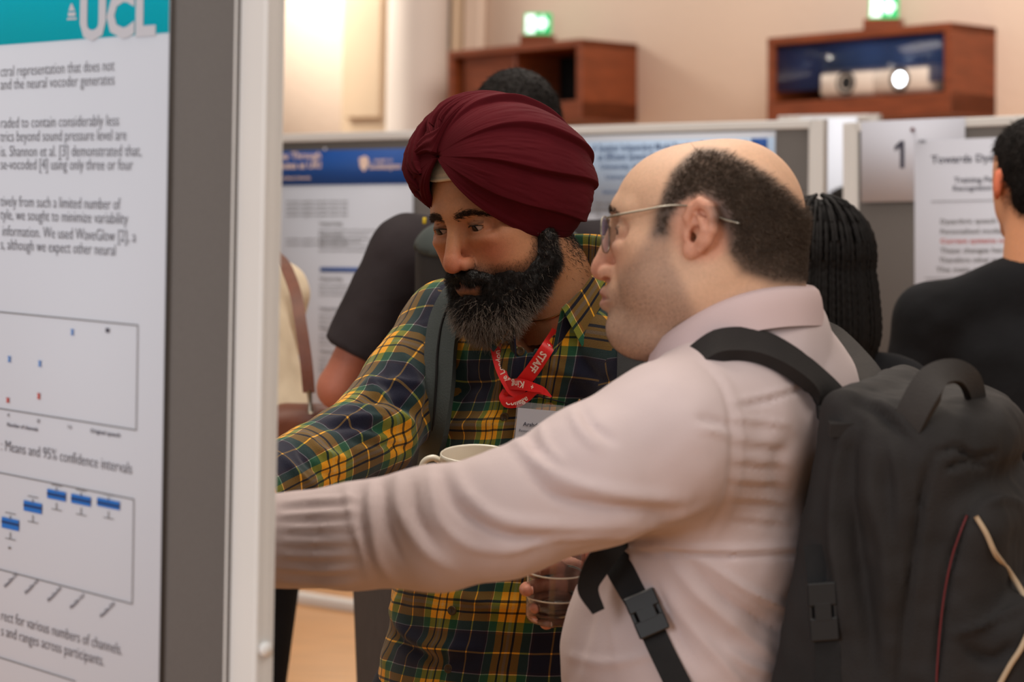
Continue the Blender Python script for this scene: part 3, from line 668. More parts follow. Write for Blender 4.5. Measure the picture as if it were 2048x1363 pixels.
for y0 in (450, 472, 560, 620, 660, 705, 745, 785):
    rows.append(('Training and testing', 638, y0, .015, .09))
    for k in range(3): rows.append(('features are extracted from each clip and passed on', 638, y0 + 12 + k * 9, .009, g.uniform(.16, .22)))
btext(B1, rows, INKG, p1, 'body_text')
p2 = empty('poster', tuple(map(float, on_board(B1, 1380, 600))), 'poster with pale blue title band between turban and bald head', 'poster')
w = psize(B1, (1120, 262), (1551, 262)); sheet(B1, 1551, 262, w, 1.10, PAPER, p2, 'sheet', right=True); sheet(B1, 1549, 274, w - .02, psize(B1, (1400, 274), (1400, 420)), PALEBL, p2, 'title_band', lift=.019, right=True)
btext(B1, [('A Speaker Independent Model Based on Transfer Through', 1185, 302, .028, .50), ('an Efficient Speech Encoder and Speaker Adaptation', 1195, 320, .028, .46), ('University of Electronics and Vision', 1200, 338, .022, .34), ('University of Surrey', 1210, 358, .018, .20), ('Introduction', 1205, 388, .018, .12)], mat('slate_blue_print', lin(90, 112, 150), .7, 0), p2, lift=.021)
sheet(B1, 1535, 276, .05, .045, ROYAL, p2, 'corner_logo', lift=.0205, right=True)
btext(B1, [('We train on clean speech and evaluate in noise', 1190, 410 + 12 * i, .012, .36) for i in range(14)], INKG, p2, 'body_text')
for X_, Y_, nm in ((820, 298, 0), (650, 298, 0)):
    c = on_board(B1, X_, Y_, .024); V, F = ball(c, .005, 8); mesh_obj('pin', V, F, PAPER2, p1)
nsh = empty('number_sheet', tuple(map(float, on_board(B2, 1820, 390))), 'white landscape sheet printed with the numeral 1', 'sign')
w = psize(B2, (1722, 300), (1930, 300)); sheet(B2, 1722, 243, w, .215, PAPER2, nsh, 'sheet', lift=.018)
_o = on_board(B2, 1800, 336, .020); _x, _u = B2[1], B2[2]; _q = [_o + _x * a * .072 + _u * b * .072 for a, b in ((.0, 0), (.17, 0), (.17, 1), (.02, 1), (-.22, .80), (-.22, .64), (0, .76))]; mesh_obj('numeral', _q, [[0, 1, 2, 3, 6], [3, 4, 5, 6]], INK, nsh, smooth=False); V, F = ball(on_board(B2, 1825, 259, .024), .006, 10); mesh_obj('red_pin', V, F, REDP, nsh)
p3 = empty('poster', tuple(map(float, on_board(B2, 1900, 700))), 'text poster on the right board beside the man in black', 'poster')
w = psize(B2, (1829, 290), (2330, 290)); sheet(B2, 1829, 281, w, 1.05, PAPER2, p3, 'sheet', lift=.0205)
btext(B2, [('Towards Dysarthric', 1862, 326, .028, .26), ('Training Personalised', 1908, 365, .020, .20), ('Recognition Systems', 1905, 381, .018, .19), ('SPEC', 1838, 286, .012, .02)], INK, p3, 'title', lift=.022)
btext(B2, [('Dysarthric speech is more variable', 1880, 447, .017, .30), ('Personalised models do not adapt', 1880, 467, .017, .30), ('These changes have been noted', 1880, 505, .017, .30), ('Therefore other methods are used', 1878, 524, .017, .30), ('The main cause', 1872, 543, .017, .16)], INKG, p3, 'body_text', lift=.022)
btext(B2, [('Current systems need new data', 1880, 486, .017, .30)], REDPR, p3, 'red_text', lift=.022)
pc = [sheet(B2, 1862, 402, .55, .0015, INKG, p3, 'rule', lift=.0215), sheet(B2, 1850, 555, .60, .0015, INKG, p3, 'rule', lift=.0215)]
p4 = empty('poster', tuple(map(float, on_board(B3, 1670, 300))), 'pale blue-white poster glimpsed in the gap between boards', 'poster'); sheet(B3, 1600, 236, .26, .9, mat('pale_poster_paper', lin(214, 222, 238), .6, .02, 4), p4, 'sheet')
# ------------------------------------------------------------------ heads (local: x forward, y to the person's left, z up, metres)
def head_field(T):
    """T: list of (op, kind, params, k); evaluated on |y|"""
    def f(P):
        Q = P.copy(); Q[:, 1] = np.abs(Q[:, 1]); d = None
        for op, kd, pr, k in T:
            if kd == 'e': e = s_ell(Q, pr[0], pr[1], basis(pr[2]) if len(pr) > 2 else None)
            elif kd == 'c': e = s_cap(Q, *pr)
            elif kd == 'h': e = s_chain(Q, *pr)
            elif kd == 'E': e = s_ecap(Q, *pr)
            d = e if d is None else smin(d, e, k) if op == '+' else smax(d, -e, k)
        return d
    return f
def face_table(p):
    """face pieces shared by every close head; p holds the offsets that make a face its own"""
    ex, ey, ez = p['eye']; er = .0121; nt_ = p['nose']; lp = p['lip']; na = p['nasion']; br = p['brow']
    T = [('+', 'c', ((br[0], 0, br[1]), (br[0] - .006, .02, br[1] + .001), .0095, .010), .014),
         ('+', 'c', ((br[0] - .006, .02, br[1] + .001), (br[0] - .022, .046, br[1] - .002), .010, .010), .014),
         ('-', 'e', ((ex + .021, ey - .001, ez - .001), (.018, .0195, .0135)), .012),
         ('-', 'e', ((ex + .012, ey + .018, ez - .002), (.016, .012, .011)), .010),
         ('+', 'c', ((na[0] - .004, 0, na[1]), (nt_[0] - .012, 0, nt_[1] + .010), .0082, .0105), .010),
         ('+', 'e', ((nt_[0] - .0115, 0, nt_[1] + .001), (.0135, .0118, .0112)), .008),
         ('+', 'e', ((nt_[0] - .0210, .0145, nt_[1] - .002), (.0120, .0072, .0092)), .005),
         ('-', 'e', ((nt_[0] - .0185, .0110, nt_[1] - .0105), (.0062, .0060, .0050)), .002),
         ('+', 'e', ((ex + .004, ey + .002, ez - .016), (.012, .018, .008)), .010),
         # lids
         ('+', 'e', ((ex, ey, ez), (er + .0024, er + .0045, er + .0020)), .005),
         ('-', 'e', ((ex + er + .001, ey + .0005, ez + p.get('slit_z', 0)), (.0075, .0150, p.get('slit', .0044))), .0012),
         ('-', 'c', ((ex + er - .0005, ey - .012, ez + .0085), (ex + er - .004, ey + .013, ez + .0075), .0007), .002),
         # lips
         ('+', 'h', ([(lp[0] - .0058, 0, lp[1] + .0052), (lp[0] - .0085, .011, lp[1] + .0054), (lp[0] - .0195, .0235, lp[1])], [.0052, .0050, .0028]), .005),
         ('+', 'h', ([(lp[0] - .0068, 0, lp[1] - .0062), (lp[0] - .0095, .011, lp[1] - .0056), (lp[0] - .0195, .0230, lp[1])], [.0064, .0058, .0026]), .005),
         ('-', 'h', ([(lp[0] + .0015, 0, lp[1]), (lp[0] - .003, .012, lp[1] - .0004), (lp[0] - .014, .0255, lp[1] - .0005)], [.0014, .0014, .0012]), .0025)]
    if 'nost' in p: T.append(('-', 'e', ((nt_[0] - .0205, .0165, nt_[1] - .0080), (.0058, .0050, .0036), (1, 0, .25)), .0015))
    return T
EARC = [(.004, .004), (.001, .010), (.003, .022), (-.003, .033), (-.014, .0390), (-.0245, .0335), (-.0295, .021), (-.0275, .006), (-.021, -.006), (-.012, -.016), (-.003, -.0235), (.006, -.020)]
def ear_table(c, y0, sc=1.0, tilt=0.0):
    ct, st = math.cos(tilt), math.sin(tilt)
    def g(x, z, dy=0):
        x, z = x * sc, z * sc
        return (c[0] + x * ct - z * st, y0 + dy + .0135 * min(1, max(0, -x / .026)), c[1] + x * st + z * ct)
    rim = [g(x, z, .003) for x, z in EARC]
    pl = nrm(np.array([.42, .0, 0]) + np.array([0, 0, 0])); d = (.9, -.42, 0)
    return [('+', 'e', (g(-.010, .009, -.002), (.0205 * sc, .0050, .0300 * sc), (1, -.48, .12)), .006),
            ('+', 'c', (g(-.004, .01, -.016), g(-.008, -.004, -.010), .016, .013), .008),
            ('-', 'e', (g(-.0065, .001, .0095), (.0110 * sc, .0150, .0130 * sc)), .002),
            ('-', 'e', (g(-.0005, -.001, .003), (.0050, .016, .0060)), .0015),
            ('-', 'e', (g(-.0135, .024, .008), (.0085 * sc, .0085, .0105 * sc)), .003),
            ('+', 'h', (rim[1:10], [.0026, .0030, .0034, .0036, .0038, .0037, .0034, .0034, .0036]), .0020),
            ('+', 'h', ([g(-.008, .026, .003), g(-.0165, .017, .004), (g(-.0195, .006, .004)), g(-.014, -.005, .003), g(-.007, -.010, .003)], [.0020, .0026, .0030, .0030, .0024]), .0025),
            ('+', 'e', (g(.001, -.0165, .002), (.0085 * sc, .0048, .0085 * sc)), .006),
            ('+', 'e', (g(.0045, .000, .0015), (.0042, .0040, .0062)), .004)]

# ---------- head of the bald man
B_YAW = math.radians(14)
RB = basis((-math.cos(B_YAW), math.sin(B_YAW), 0))
OB = W(1407, 468, 2.60)
EYE_B = (.0755, .033, .001)
def hb(px, py, dy=0):            # profile pixels -> local x,z
    return ((1407 - px - dy) / 1805., (468 - py) / 1860.)
TB = [('+', 'e', ((-.012, 0, .012), (.090, .0775, .086)), 0),
      ('+', 'e', ((.022, 0, .024), (.075, .069, .068)), .02),
      ('+', 'e', ((-.035, 0, .022), (.071, .074, .077)), .02),
      ('+', 'e', ((.032, 0, -.035), (.060, .062, .062)), .025),
      ('+', 'c', ((.005, .046, -.062), (.066, .014, -.100), .028, .025), .030),
      ('+', 'e', ((.045, .040, -.045), (.034, .030, .036)), .025),
      ('+', 'e', ((.052, .043, -.014), (.030, .024, .020)), .02),
      ('+', 'e', ((.083, 0, -.066), (.022, .029, .024)), .018),
      ('+', 'e', ((.078, 0, -.104), (.023, .025, .018)), .018),
      ('+', 'e', ((.045, 0, -.112), (.045, .048, .026)), .025),
      ('+', 'E', ((-.030, 0, -.050), (-.062, 0, -.155), (.071, .066), (.064, .064), (1, 0, 0)), .035),
      ('+', 'e', ((-.072, 0, -.052), (.030, .045, .035)), .03)]
TB += face_table(dict(eye=EYE_B, nose=(.1205, -.043), lip=(.1108, -.0715), nasion=(.097, .010), brow=(.0895, .0235), nost=1, slit=.0040, slit_z=-.001))
TB += ear_table((.000, -.002), .0765, .90, -.05)
fB = head_field(TB)

# ---------- head of the man in the turban
A_YAW, A_P = math.radians(42), math.radians(17)
_fh = np.array([-math.sin(A_YAW), -math.cos(A_YAW), 0])
_fa = _fh * math.cos(A_P) + np.array([0, 0, -math.sin(A_P)])
RA = basis(_fa)
_ra = 0.10   # small sideways tilt of the head
RA = RA @ np.array([[1, 0, 0], [0, math.cos(_ra), -math.sin(_ra)], [0, math.sin(_ra), math.cos(_ra)]])
EYE_A = (.0775, .0325, .012)
OA = W(917, 456, 3.12) - RA @ np.array([.086, 0, .012])
TA = [('+', 'e', ((-.008, 0, .040), (.093, .077, .083)), 0),
      ('+', 'e', ((.024, 0, .040), (.070, .068, .060)), .02),
      ('+', 'e', ((.030, 0, -.022), (.062, .063, .066)), .025),
      ('+', 'c', ((.005, .046, -.056), (.066, .014, -.088), .026, .024), .030),
      ('+', 'e', ((.047, .040, -.034), (.034, .030, .032)), .02),
      ('+', 'e', ((.056, .042, -.006), (.028, .025, .018)), .02),
      ('+', 'e', ((.082, 0, -.056), (.022, .029, .024)), .018),
      ('+', 'e', ((.078, 0, -.090), (.022, .024, .020)), .018),
      ('+', 'E', ((-.020, 0, -.040), (-.062, .008, -.165), (.062, .062), (.070, .070), (1, 0, 0)), .03)]
TA += face_table(dict(eye=EYE_A, nose=(.1225, -.031), lip=(.1055, -.0600), nasion=(.0945, .019), brow=(.0885, .0315), slit=.0040, slit_z=-.0020))
TA += ear_table((-.004, .002), .0755, .95)
fA = head_field(TA)

def beardf(P):
    Q = P.copy(); Q[:, 1] = np.abs(Q[:, 1]); c = s_chain(Q, [(.010, .070, .000), (.006, .069, -.030), (.012, .062, -.058), (.040, .046, -.082), (.070, .026, -.096), (.080, 0, -.101)], [.008, .011, .017, .020, .022, .023], .02)
    c = smin(c, s_chain(Q, [(.074, 0, -.100), (.070, 0, -.114), (.066, 0, -.124)], [.028, .020, .010], .02), .02)
    c = smin(c, s_chain(Q, [(.030, .050, -.050), (.060, .038, -.060), (.080, .028, -.072)], [.018, .016, .014], .02), .012)
    c = smin(c, s_chain(Q, [(.1025, 0, -.0475), (.0990, .014, -.0500), (.088, .027, -.0580), (.082, .032, -.072)], [.0085, .0095, .0085, .009], .006), .008)
    c = smin(c, s_cap(Q, (.095, 0, -.079), (.088, .010, -.090), .0105, .014), .012)
    c = smax(c, -s_ell(Q, (.106, 0, -.0690), (.016, .0125, .0042)), .003)
    return c
def skin_cols(L, kind):
    """per vertex skin colours in local head coordinates"""
    x, y, z = L[:, 0], np.abs(L[:, 1]), L[:, 2]; n = noise3(L, .02) * .5 + noise3(L, .007) * .5
    if kind == 'B':
        base = np.array(lin(212, 168, 138)); red = np.array(lin(205, 120, 100)); lipc = np.array(lin(158, 92, 84)); ex, ey, ez = EYE_B; lz, nz, nx = -.0715, -.040, .1205; ecx, ecz = 0, 0
    else:
        base = np.array(lin(190, 132, 94)); red = np.array(lin(194, 102, 82)); lipc = np.array(lin(150, 92, 80)); ex, ey, ez = EYE_A; lz, nz, nx = -.060, -.031, .1225; ecx, ecz = 0, 0
    C = np.tile(base, (len(L), 1)) * (1 + .05 * n)[:, None]
    def mixc(w, c): 
        nonlocal C; w = np.clip(w, 0, 1)[:, None]; C = C * (1 - w) + np.asarray(c) * w
    ear = sstep(.068, .080, y) * sstep(.043, .030, np.hypot(x + .01, (z - .008))); mixc(ear * (.45 if kind == 'B' else .7), red)
    mixc(.75 * np.exp(-(((x - nx + .012) / .022) ** 2 + (y / .022) ** 2 + ((z - nz) / .02) ** 2)), red)
    mixc((.35 if kind == 'B' else .6) * np.exp(-(((x - .075) / .03) ** 2 + ((y - .045) / .02) ** 2 + ((z + .02) / .025) ** 2)), red)
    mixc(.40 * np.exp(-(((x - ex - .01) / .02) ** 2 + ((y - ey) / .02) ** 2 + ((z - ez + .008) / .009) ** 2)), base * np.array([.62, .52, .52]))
    lip = (x > .082) * np.exp(-(((z - lz) / .0095) ** 4)) * np.exp(-((y / .0235) ** 6)); lip *= (x > (.1045 - y * .5 - .0 if kind == 'B' else .100 - y * .5)); mixc(lip * .85, lipc)
    slit = np.exp(-(((z - ez - .0045) / .0016) ** 2)) * (np.abs(y - ey) < .0135) * (x > ex + .007); mixc(slit * .7, (.03, .02, .015))
    if kind == 'A':
        db = beardf(L.astype(f32)); mixc(.72 * sstep(.015, -.003, db) * (z < .02), (.030, .020, .016))
    if kind == 'B':
        P1 = [hb(*q, 28) for q in ((1306, 462), (1335, 462), (1338, 520), (1362, 560), (1385, 615), (1370, 665), (1330, 740), (1180, 740), (1180, 590), (1222, 585), (1240, 545), (1275, 515))]
        d = polyd(x, z, P1); st = sstep(.010, -.006, d) * (.82 + .18 * n) * sstep(.0, .012, np.abs(z - lz) + np.where(x > .1, 0, .02)); mixc(st * .62, base * np.array([.42, .42, .47]))
        d = polyd(x, z, HAIRB); mixc(sstep(.006, -.004, d) * .8, (.030, .020, .016))
        mixc(.45 * sstep(.014, .0, d) * (z < .03), (.05, .035, .028))
    return C
# hair region of the bald man in profile (x forward, z up)
HAIRB = [hb(*q, 28) for q in ((1309, 466), (1327, 466), (1336, 432), (1352, 408), (1372, 396), (1395, 386), (1425, 408), (1432, 440), (1447, 460), (1455, 500), (1478, 535), (1530, 555), (1600, 560), (1640, 520), (1640, 452), (1582, 420), (1556, 385), (1520, 352), (1475, 325), (1432, 305), (1400, 300), (1372, 302), (1352, 322), (1333, 350), (1322, 385), (1312, 425))]
# ================================================================== the bald man in the pink shirt
def toW(L, R, O): return L @ R.T + O
def eye_objs(E, R, O, gaze, parent):
    for s in (1, -1):
        c = toW(np.array([[E[0], s * E[1], E[2]]]), R, O)[0]; V, F = ball((0, 0, 0), .0121, 28)
        ax = basis(R @ nrm(gaze)); ax = np.stack([ax[:, 1], ax[:, 2], ax[:, 0]], 1); V = V @ ax.T + c
        e = mesh_obj('eyeball', V, F, EYEW, parent)
        pr = [(1e-5, .01275), (.002, .0127), (.0045, .0121), (.0057, .01135), (.0059, .0108)]
        V, F = lathe(pr, 24, c, ax); mesh_obj('iris', V, F, IRIS, e)
def head_mesh(f, lo, hi, h, sub, kind, R, O):
    X, F, N = surfnet(f, lo, hi, h, sub)
    return X, F, N, skin_cols(X, kind), toW(X, R, O), N @ R.T
HQ = 1
XB, FB, NB, CB, WB, NWB = head_mesh(fB, (-.125, -.10, -.185), (.135, .10, .115), .0036, HQ, 'B', RB, OB)
# coarse body under the clothes -----------------------------------------------------------
def arm_pts(a): return np.array(a)
B_SH = W(1418, 858, 2.47); B_EL = W(1010, 1020, 2.42); B_WR = W(470, 1085, 2.45)
B_SHR = W(1490, 800, 2.86); B_ELR = W(1330, 1130, 3.00); B_WRR = W(1215, 1150, 2.92)
B_NK = W(1490, 690, 2.61); B_CH = W(1445, 960, 2.66); B_WA = W(1375, 1300, 2.68); B_HP = W(1360, 1560, 2.68)
B_F = np.array([-math.cos(.17), math.sin(.17), 0]); B_L = np.cross((0, 0, 1), B_F)
def body_B(g, feet=True):
    """g grows the body: 0 skin, >0 cloth"""
    def f(P):
        d = s_ecap(P, W(1455, 860, 2.655), W(1425, 1060, 2.665), (.100 + g, .175 + g), (.108 + g, .165 + g), B_F)
        d = smin(d, s_ecap(P, W(1425, 1060, 2.665), B_WA, (.108 + g, .165 + g), (.122 + g, .165 + g), B_F), .03)
        d = smin(d, s_ecap(P, B_WA, B_HP, (.122 + g, .165 + g), (.105 + g, .17 + g), B_F), .03)
        d = smin(d, s_chain(P, [B_SH + (.02, .07, .02), B_NK + (0, 0, -.055), B_SHR + (0, -.06, .01)], [.052 + g, .056 + g, .055 + g]), .05)
        return d
    return f
def arm_B(g, w=1.0):
    sh, el, wr = B_SH, B_EL, B_WR
    def f(P): return s_chain(P, [sh + (.03, .03, .0), sh, el, wr], [.062 + g, .064 + g, .047 + g * 1.1, .032 + g], .02)
    return f
# shirt: pale pink
def shirtB(P):
    d = body_B(.012)(P)
    a = s_chain(P, [W(1430, 868, 2.53), W(1335, 884, 2.47), W(1190, 952, 2.44), W(1010, 1027, 2.42), W(870, 1056, 2.42)], [.080, .078, .070, .061, .061], .02)
    a = smin(a, s_chain(P, [W(870, 1056, 2.42), W(700, 1072, 2.43), W(470, 1085, 2.45)], [.061, .053, .046], .01), .015)
    ar = s_chain(P, [B_SHR, B_ELR, B_WRR + (.05, 0, 0)], [.075, .058, .046], .02)
    d = smin(d, s_ell(P, W(1562, 800, 2.68), (.082, .150, .078)), .03); d = smin(d, s_ecap(P, W(1508, 692, 2.60), W(1520, 775, 2.63), (.084, .084), (.100, .118), B_F), .03); d = smin(d, a, .05); d = smin(d, ar, .03)
    d = smax(d, -s_cap(P, W(470, 1085, 2.45) + (-.1, 0, 0), W(470, 1085, 2.45), .07, .05), .004)   # open cuff
    d = smax(d, -s_ecap(P, W(1470, 640, 2.60) + (0, 0, .12), W(1470, 690, 2.60), (.066, .066), (.058, .058), B_F), .01)
    return smax(d, -(P[:, 2] - f32(.86)), .002)
Xs, Fs, Ns = surfnet(shirtB, np.array([-.42, 2.28, .82]), np.array([.48, 3.12, 1.56]), .0085, 1, 2)
SB = [  # creases and ridges of the pink shirt: (polyline px, half width px, height m)
    # upper arm long folds sweeping to the elbow
    ([(1010, 800), (1030, 880), (1110, 950), (1230, 985), (1370, 1000)], 16, .0060), ([(1030, 905), (1100, 985), (1200, 1012), (1350, 1020)], 12, -.0055),
    ([(900, 920), (935, 990), (1010, 1040), (1150, 1050), (1300, 1050)], 15, .0060), ([(880, 950), (915, 1015), (1000, 1065), (1120, 1080)], 11, -.0055),
    ([(860, 940), (880, 1040), (940, 1090), (1040, 1100)], 13, .0050), ([(1010, 1100), (1120, 1075), (1260, 1068)], 10, .004),
    ([(795, 945), (800, 1020), (850, 1100), (910, 1140)], 12, .0050), ([(825, 960), (835, 1030), (880, 1100)], 9, -.0045),
    ([(740, 955), (745, 1040), (760, 1120), (790, 1165)], 11, .0055), ([(765, 960), (772, 1040), (800, 1120)], 8, -.0045),
    ([(690, 965), (705, 1040), (725, 1100), (740, 1170)], 8, .0035), ([(715, 975), (725, 1050), (740, 1120)], 6, -.0035),
    ([(1140, 820), (1165, 865), (1200, 900)], 10, .004), ([(1165, 815), (1180, 845), (1230, 885)], 8, -.004),
    ([(1080, 845), (1095, 890), (1130, 930)], 9, .0035), ([(1060, 870), (1075, 915)], 8, -.003),
    ([(1230, 1080), (1330, 1040), (1420, 1010)], 11, .003), ([(1150, 1105), (1260, 1085), (1400, 1060)], 8, -.003),
    # armhole seam and its puckers
    ([(1395, 720), (1440, 770), (1462, 850), (1462, 940), (1440, 1020), (1405, 1080)], 6, -.0018), ([(1412, 715), (1458, 770), (1482, 850), (1482, 940), (1460, 1020), (1425, 1085)], 7, .0010),
    ] + [([(1462, y), (1520, y + 5), (1580, y + 12)], 5, s * .6) for y, s in ((835, .003), (850, -.003), (875, .003), (893, -.003), (915, .003), (932, -.003), (955, .0028), (970, -.0028), (992, .0026), (1006, -.0026), (1030, .002), (1045, -.002))] + [
    ([(1395, 835), (1430, 842), (1462, 850)], 8, -.003), ([(1390, 855), (1430, 862), (1462, 872)], 8, .003),
    # yoke seam
    ([(1470, 815), (1540, 800), (1610, 775)], 5, -.003), ([(1470, 800), (1540, 786), (1610, 762)], 6, .002),
    # horizontal step under the arm
    ([(1215, 1108), (1330, 1106), (1450, 1113), (1620, 1106)], 5, -.004), ([(1215, 1094), (1330, 1092), (1450, 1099), (1620, 1092)], 7, .003),
    # side drapes
    ([(1340, 1120), (1400, 1190), (1480, 1260), (1560, 1320)], 13, .0055), ([(1370, 1115), (1440, 1190), (1520, 1240), (1590, 1280)], 11, -.005),
    ([(1400, 1115), (1480, 1170), (1560, 1210), (1605, 1225)], 9, .0045), ([(1330, 1180), (1390, 1260), (1450, 1330), (1490, 1380)], 13, .0055),
    ([(1310, 1170), (1350, 1260), (1400, 1340)], 10, -.0045), ([(1440, 1290), (1500, 1330), (1560, 1350)], 9, .004),
    ([(1230, 1130), (1225, 1220), (1240, 1340)], 12, .003), ([(1180, 1200), (1170, 1280), (1150, 1350)], 12, -.003), ([(1130, 1310), (1220, 1325), (1330, 1300)], 9, .003),
    ([(1600, 860), (1560, 920), (1560, 1010)], 20, -.004), ([(1245, 740), (1330, 720), (1400, 730)], 12, .002)]
SB += [([(555, y), (640, y - 6 + i), (720 - 8 * (i % 3), y - 9 + i)], 6.5, (.0022, -.0022)[i % 2]) for i, y in enumerate(range(1004, 1165, 13))]
Xs = Xs + Ns * (1.08 * strokes(Xs, Ns, SB) + .0014 * noise3(Xs, .045) + .0006 * noise3(Xs, .02))[:, None]
_c = Xs[Fs].mean(1); _px, _py = proj(_c)
person_B = empty('person', (float(B_HP[0]), float(B_HP[1]), 0), 'balding man in glasses and pale pink shirt, arm stretched toward the board', 'person')
mesh_obj('shirt', Xs, Fs, PINK, person_B, label='pale pink cotton shirt, wrinkled')
# skin: body + head in one mesh
def legs(P, hp, g=0.0, F=B_F):
    L = np.cross((0, 0, 1), F); d = None
    for s in (1, -1):
        h = hp + L * s * .09 + (0, 0, -.03); k = np.array([h[0], h[1], .50]) + F * .02; a = np.array([h[0], h[1], .09]) - F * .02
        e = s_chain(P, [h, k, a], [.085 + g, .056 + g, .042 + g], .02); e = smin(e, s_cap(P, a + (0, 0, -.035), a + F * .15 + (0, 0, -.05), .038, .032), .02)
        d = e if d is None else smin(d, e, .02)
    return d
def body_skin_B(P):
    d = body_B(-.006)(P); d = smin(d, s_chain(P, [B_SH, B_EL, B_WR], [.040, .040, .028], .02), .03)
    d = smin(d, s_chain(P, [B_SHR, B_ELR, B_WRR], [.052, .040, .028], .02), .03)
    return smin(d, legs(P, B_HP, 0, B_F), .03)
X2, F2, N2 = surfnet(body_skin_B, np.array([-.5, 2.3, -.02]), np.array([.5, 3.15, 1.56]), .014, 0, 2)
# hands -----------------------------------------------------------------------------------
def hand_parts(w, d, p, side, curl, spread=.06, tcurl=.5, s=1.0, tdir=None):
    """w wrist, d direction, p palm normal (palm faces +p), side: direction of the thumb; curl per finger (radians per joint)"""
    d, p = nrm(d), nrm(p); t = nrm(np.asarray(side) - d * (np.asarray(side) @ d)); out = []
    c = w + d * .05 * s; out.append(('E', w + d * .012 * s, w + d * .085 * s, (.014 * s, .030 * s), (.012 * s, .040 * s), p))
    for i, (o, L) in enumerate(((.030, .078), (.010, .086), (-.011, .080), (-.031, .063))):
        b = w + d * (.088 - .004 * abs(i - 1)) * s + t * o * s; dd = nrm(d + t * spread * (1.2 - i)); pts = [b - dd * .02 * s, b]; a = 0
        for j, fr in enumerate((.46, .30, .24)):
            a += curl[i] * (1, 1.1, .8)[j]; v = dd * math.cos(a) + p * math.sin(a); pts.append(pts[-1] + v * L * fr * s)
        out.append(('h', pts, [.0095 * s, .0092 * s, .0085 * s, .0078 * s, .0068 * s]))
    td = nrm(t * .8 + d * .75 + p * .25) if tdir is None else nrm(tdir); b = w + d * .025 * s + t * .022 * s
    v2 = nrm(td + p * tcurl * .6 + d * .3); out.append(('h', [b, b + td * .042 * s, b + td * .042 * s + v2 * .032 * s, b + td * .042 * s + v2 * .032 * s + nrm(v2 + p * tcurl) * .024 * s], [.014 * s, .0115 * s, .0105 * s, .0085 * s]))
    return out
def hand_mesh(parts, wrist, d, h=.0042):
    def f(P):
        r = s_cap(P, wrist - nrm(d) * .06, wrist + nrm(d) * .012, .027, .025); fs = None
        for q in parts:
            e = s_ecap(P, *q[1:]) if q[0] == 'E' else s_chain(P, q[1], q[2], .004)
            if q[0] == 'E': r = smin(r, e, .015)
            else: fs = e if fs is None else smin(fs, e, .0025)
        return smin(r, fs, .008)
    pts = np.vstack([np.array(q[1]).reshape(-1, 3) for q in parts] + [wrist - nrm(d) * .06, wrist + nrm(d) * .09])
    X, F, N = surfnet(f, pts.min(0) - .045, pts.max(0) + .045, h, 0, 2)
    return X, F
def nails(parts, parent, p):
    for q in parts:
        if q[0] != 'h': continue
        a, b = np.array(q[1][-2]), np.array(q[1][-1]); d = nrm(b - a); n = nrm(-np.asarray(p) + d * (np.asarray(p) @ d)); ax = np.stack([d, np.cross(n, d), n], 1)
        V, F = ball((0, 0, 0), 1.0, 12); V = V * (.0058, .0048, .0016); V = V @ ax.T + b + n * (q[2][-1] * .82) - d * .001
        mesh_obj('fingernail', V, F, NAIL, parent)
NAIL = mat('fingernail', lin(226, 164, 142), .3, 0, coat=.3)
hB_L = hand_parts(B_WR, (-1, .12, .05), (.1, 1, -.1), (0, 0, 1), (.12, .9, 1.0, 1.0), s=.98)
# right hand closes round the glass
GL_C = W(1108, 1180, 2.80)                       # middle of the glass
hB_R_w = GL_C + np.array([.098, .030, .004]); hB_R = hand_parts(hB_R_w, (-1, .10, -.12), (-.10, -1, .05), (.1, 0, 1), (.62, .60, .60, .60), spread=.03, s=.98, tdir=(-.65, -.55, .45))
V3 = [(X2, F2)]
for prt, w, d in ((hB_L, B_WR, (-1, .12, .05)), (hB_R, hB_R_w, (-1, .10, -.12))):
    V3.append(hand_mesh(prt, w, np.array(d)))
V, F = join([(WB, FB)] + V3); cols = np.vstack([CB] + [np.tile(np.array(lin(206, 138, 114)), (len(v), 1)) for v, _ in V3])
body_ob = mesh_obj('body', V, F, SKIN, person_B, col=cols)
nails(hB_L, person_B, (.1, 1, -.1)); nails(hB_R, person_B, (-.10, -1, .05))
eye_objs(EYE_B, RB, OB, (1, .05, -.12), person_B)
# trousers
def trouB(P): 
    d = smin(legs(P, B_HP, .018, B_F), s_ecap(P, B_HP + (0, 0, .0), B_HP + (0, 0, .09), (.112, .175), (.118, .172), B_F), .03)
    return smax(smax(d, -(P[:, 2] - f32(.07)), .004), P[:, 2] - f32(B_HP[2] + .10), .004)
X, F, N = surfnet(trouB, np.array([-.1, 2.3, -.0]), np.array([.5, 3.05, 1.25]), .016, 0, 2); mesh_obj('trousers', X, F, DENIM, person_B)
# hair of the bald man
x, z = XB[:, 0], XB[:, 2]; dh = polyd(x, z, HAIRB); ok = (np.abs(XB[:, 1]) < .0785) & ((np.abs(XB[:, 1]) < .0755) | (np.hypot((x + .013) / .024, (z - .007) / .038) > 1))
wgt = sstep(.003, -.006, dh) * (z > -.075) * ok
wtop = sstep(-.0, -.014, dh)
P0, N0 = scatter(XB, FB, NB, wgt * (.18 + .82 * wtop) + 1e-9, 24000, 5)
comb = np.array([-.55, 0, -.35]); g = np.random.default_rng(5)
D0 = nrm(N0 * .38 + comb * .8 + g.normal(size=P0.shape) * .26)
zz = P0[:, 2]; L0 = np.interp(zz, [-.06, -.03, .0, .05, .09], [.003, .005, .009, .012, .010]) * g.uniform(.6, 1.15, len(P0))
V, F = strands(P0 - N0 * .0008, D0, L0, .00042, .42, 3, 3, seed=9); mesh_obj('hair', toW(V, RB, OB), F, HAIR_B, person_B, label='short dark hair around a bald crown', kind='stuff')
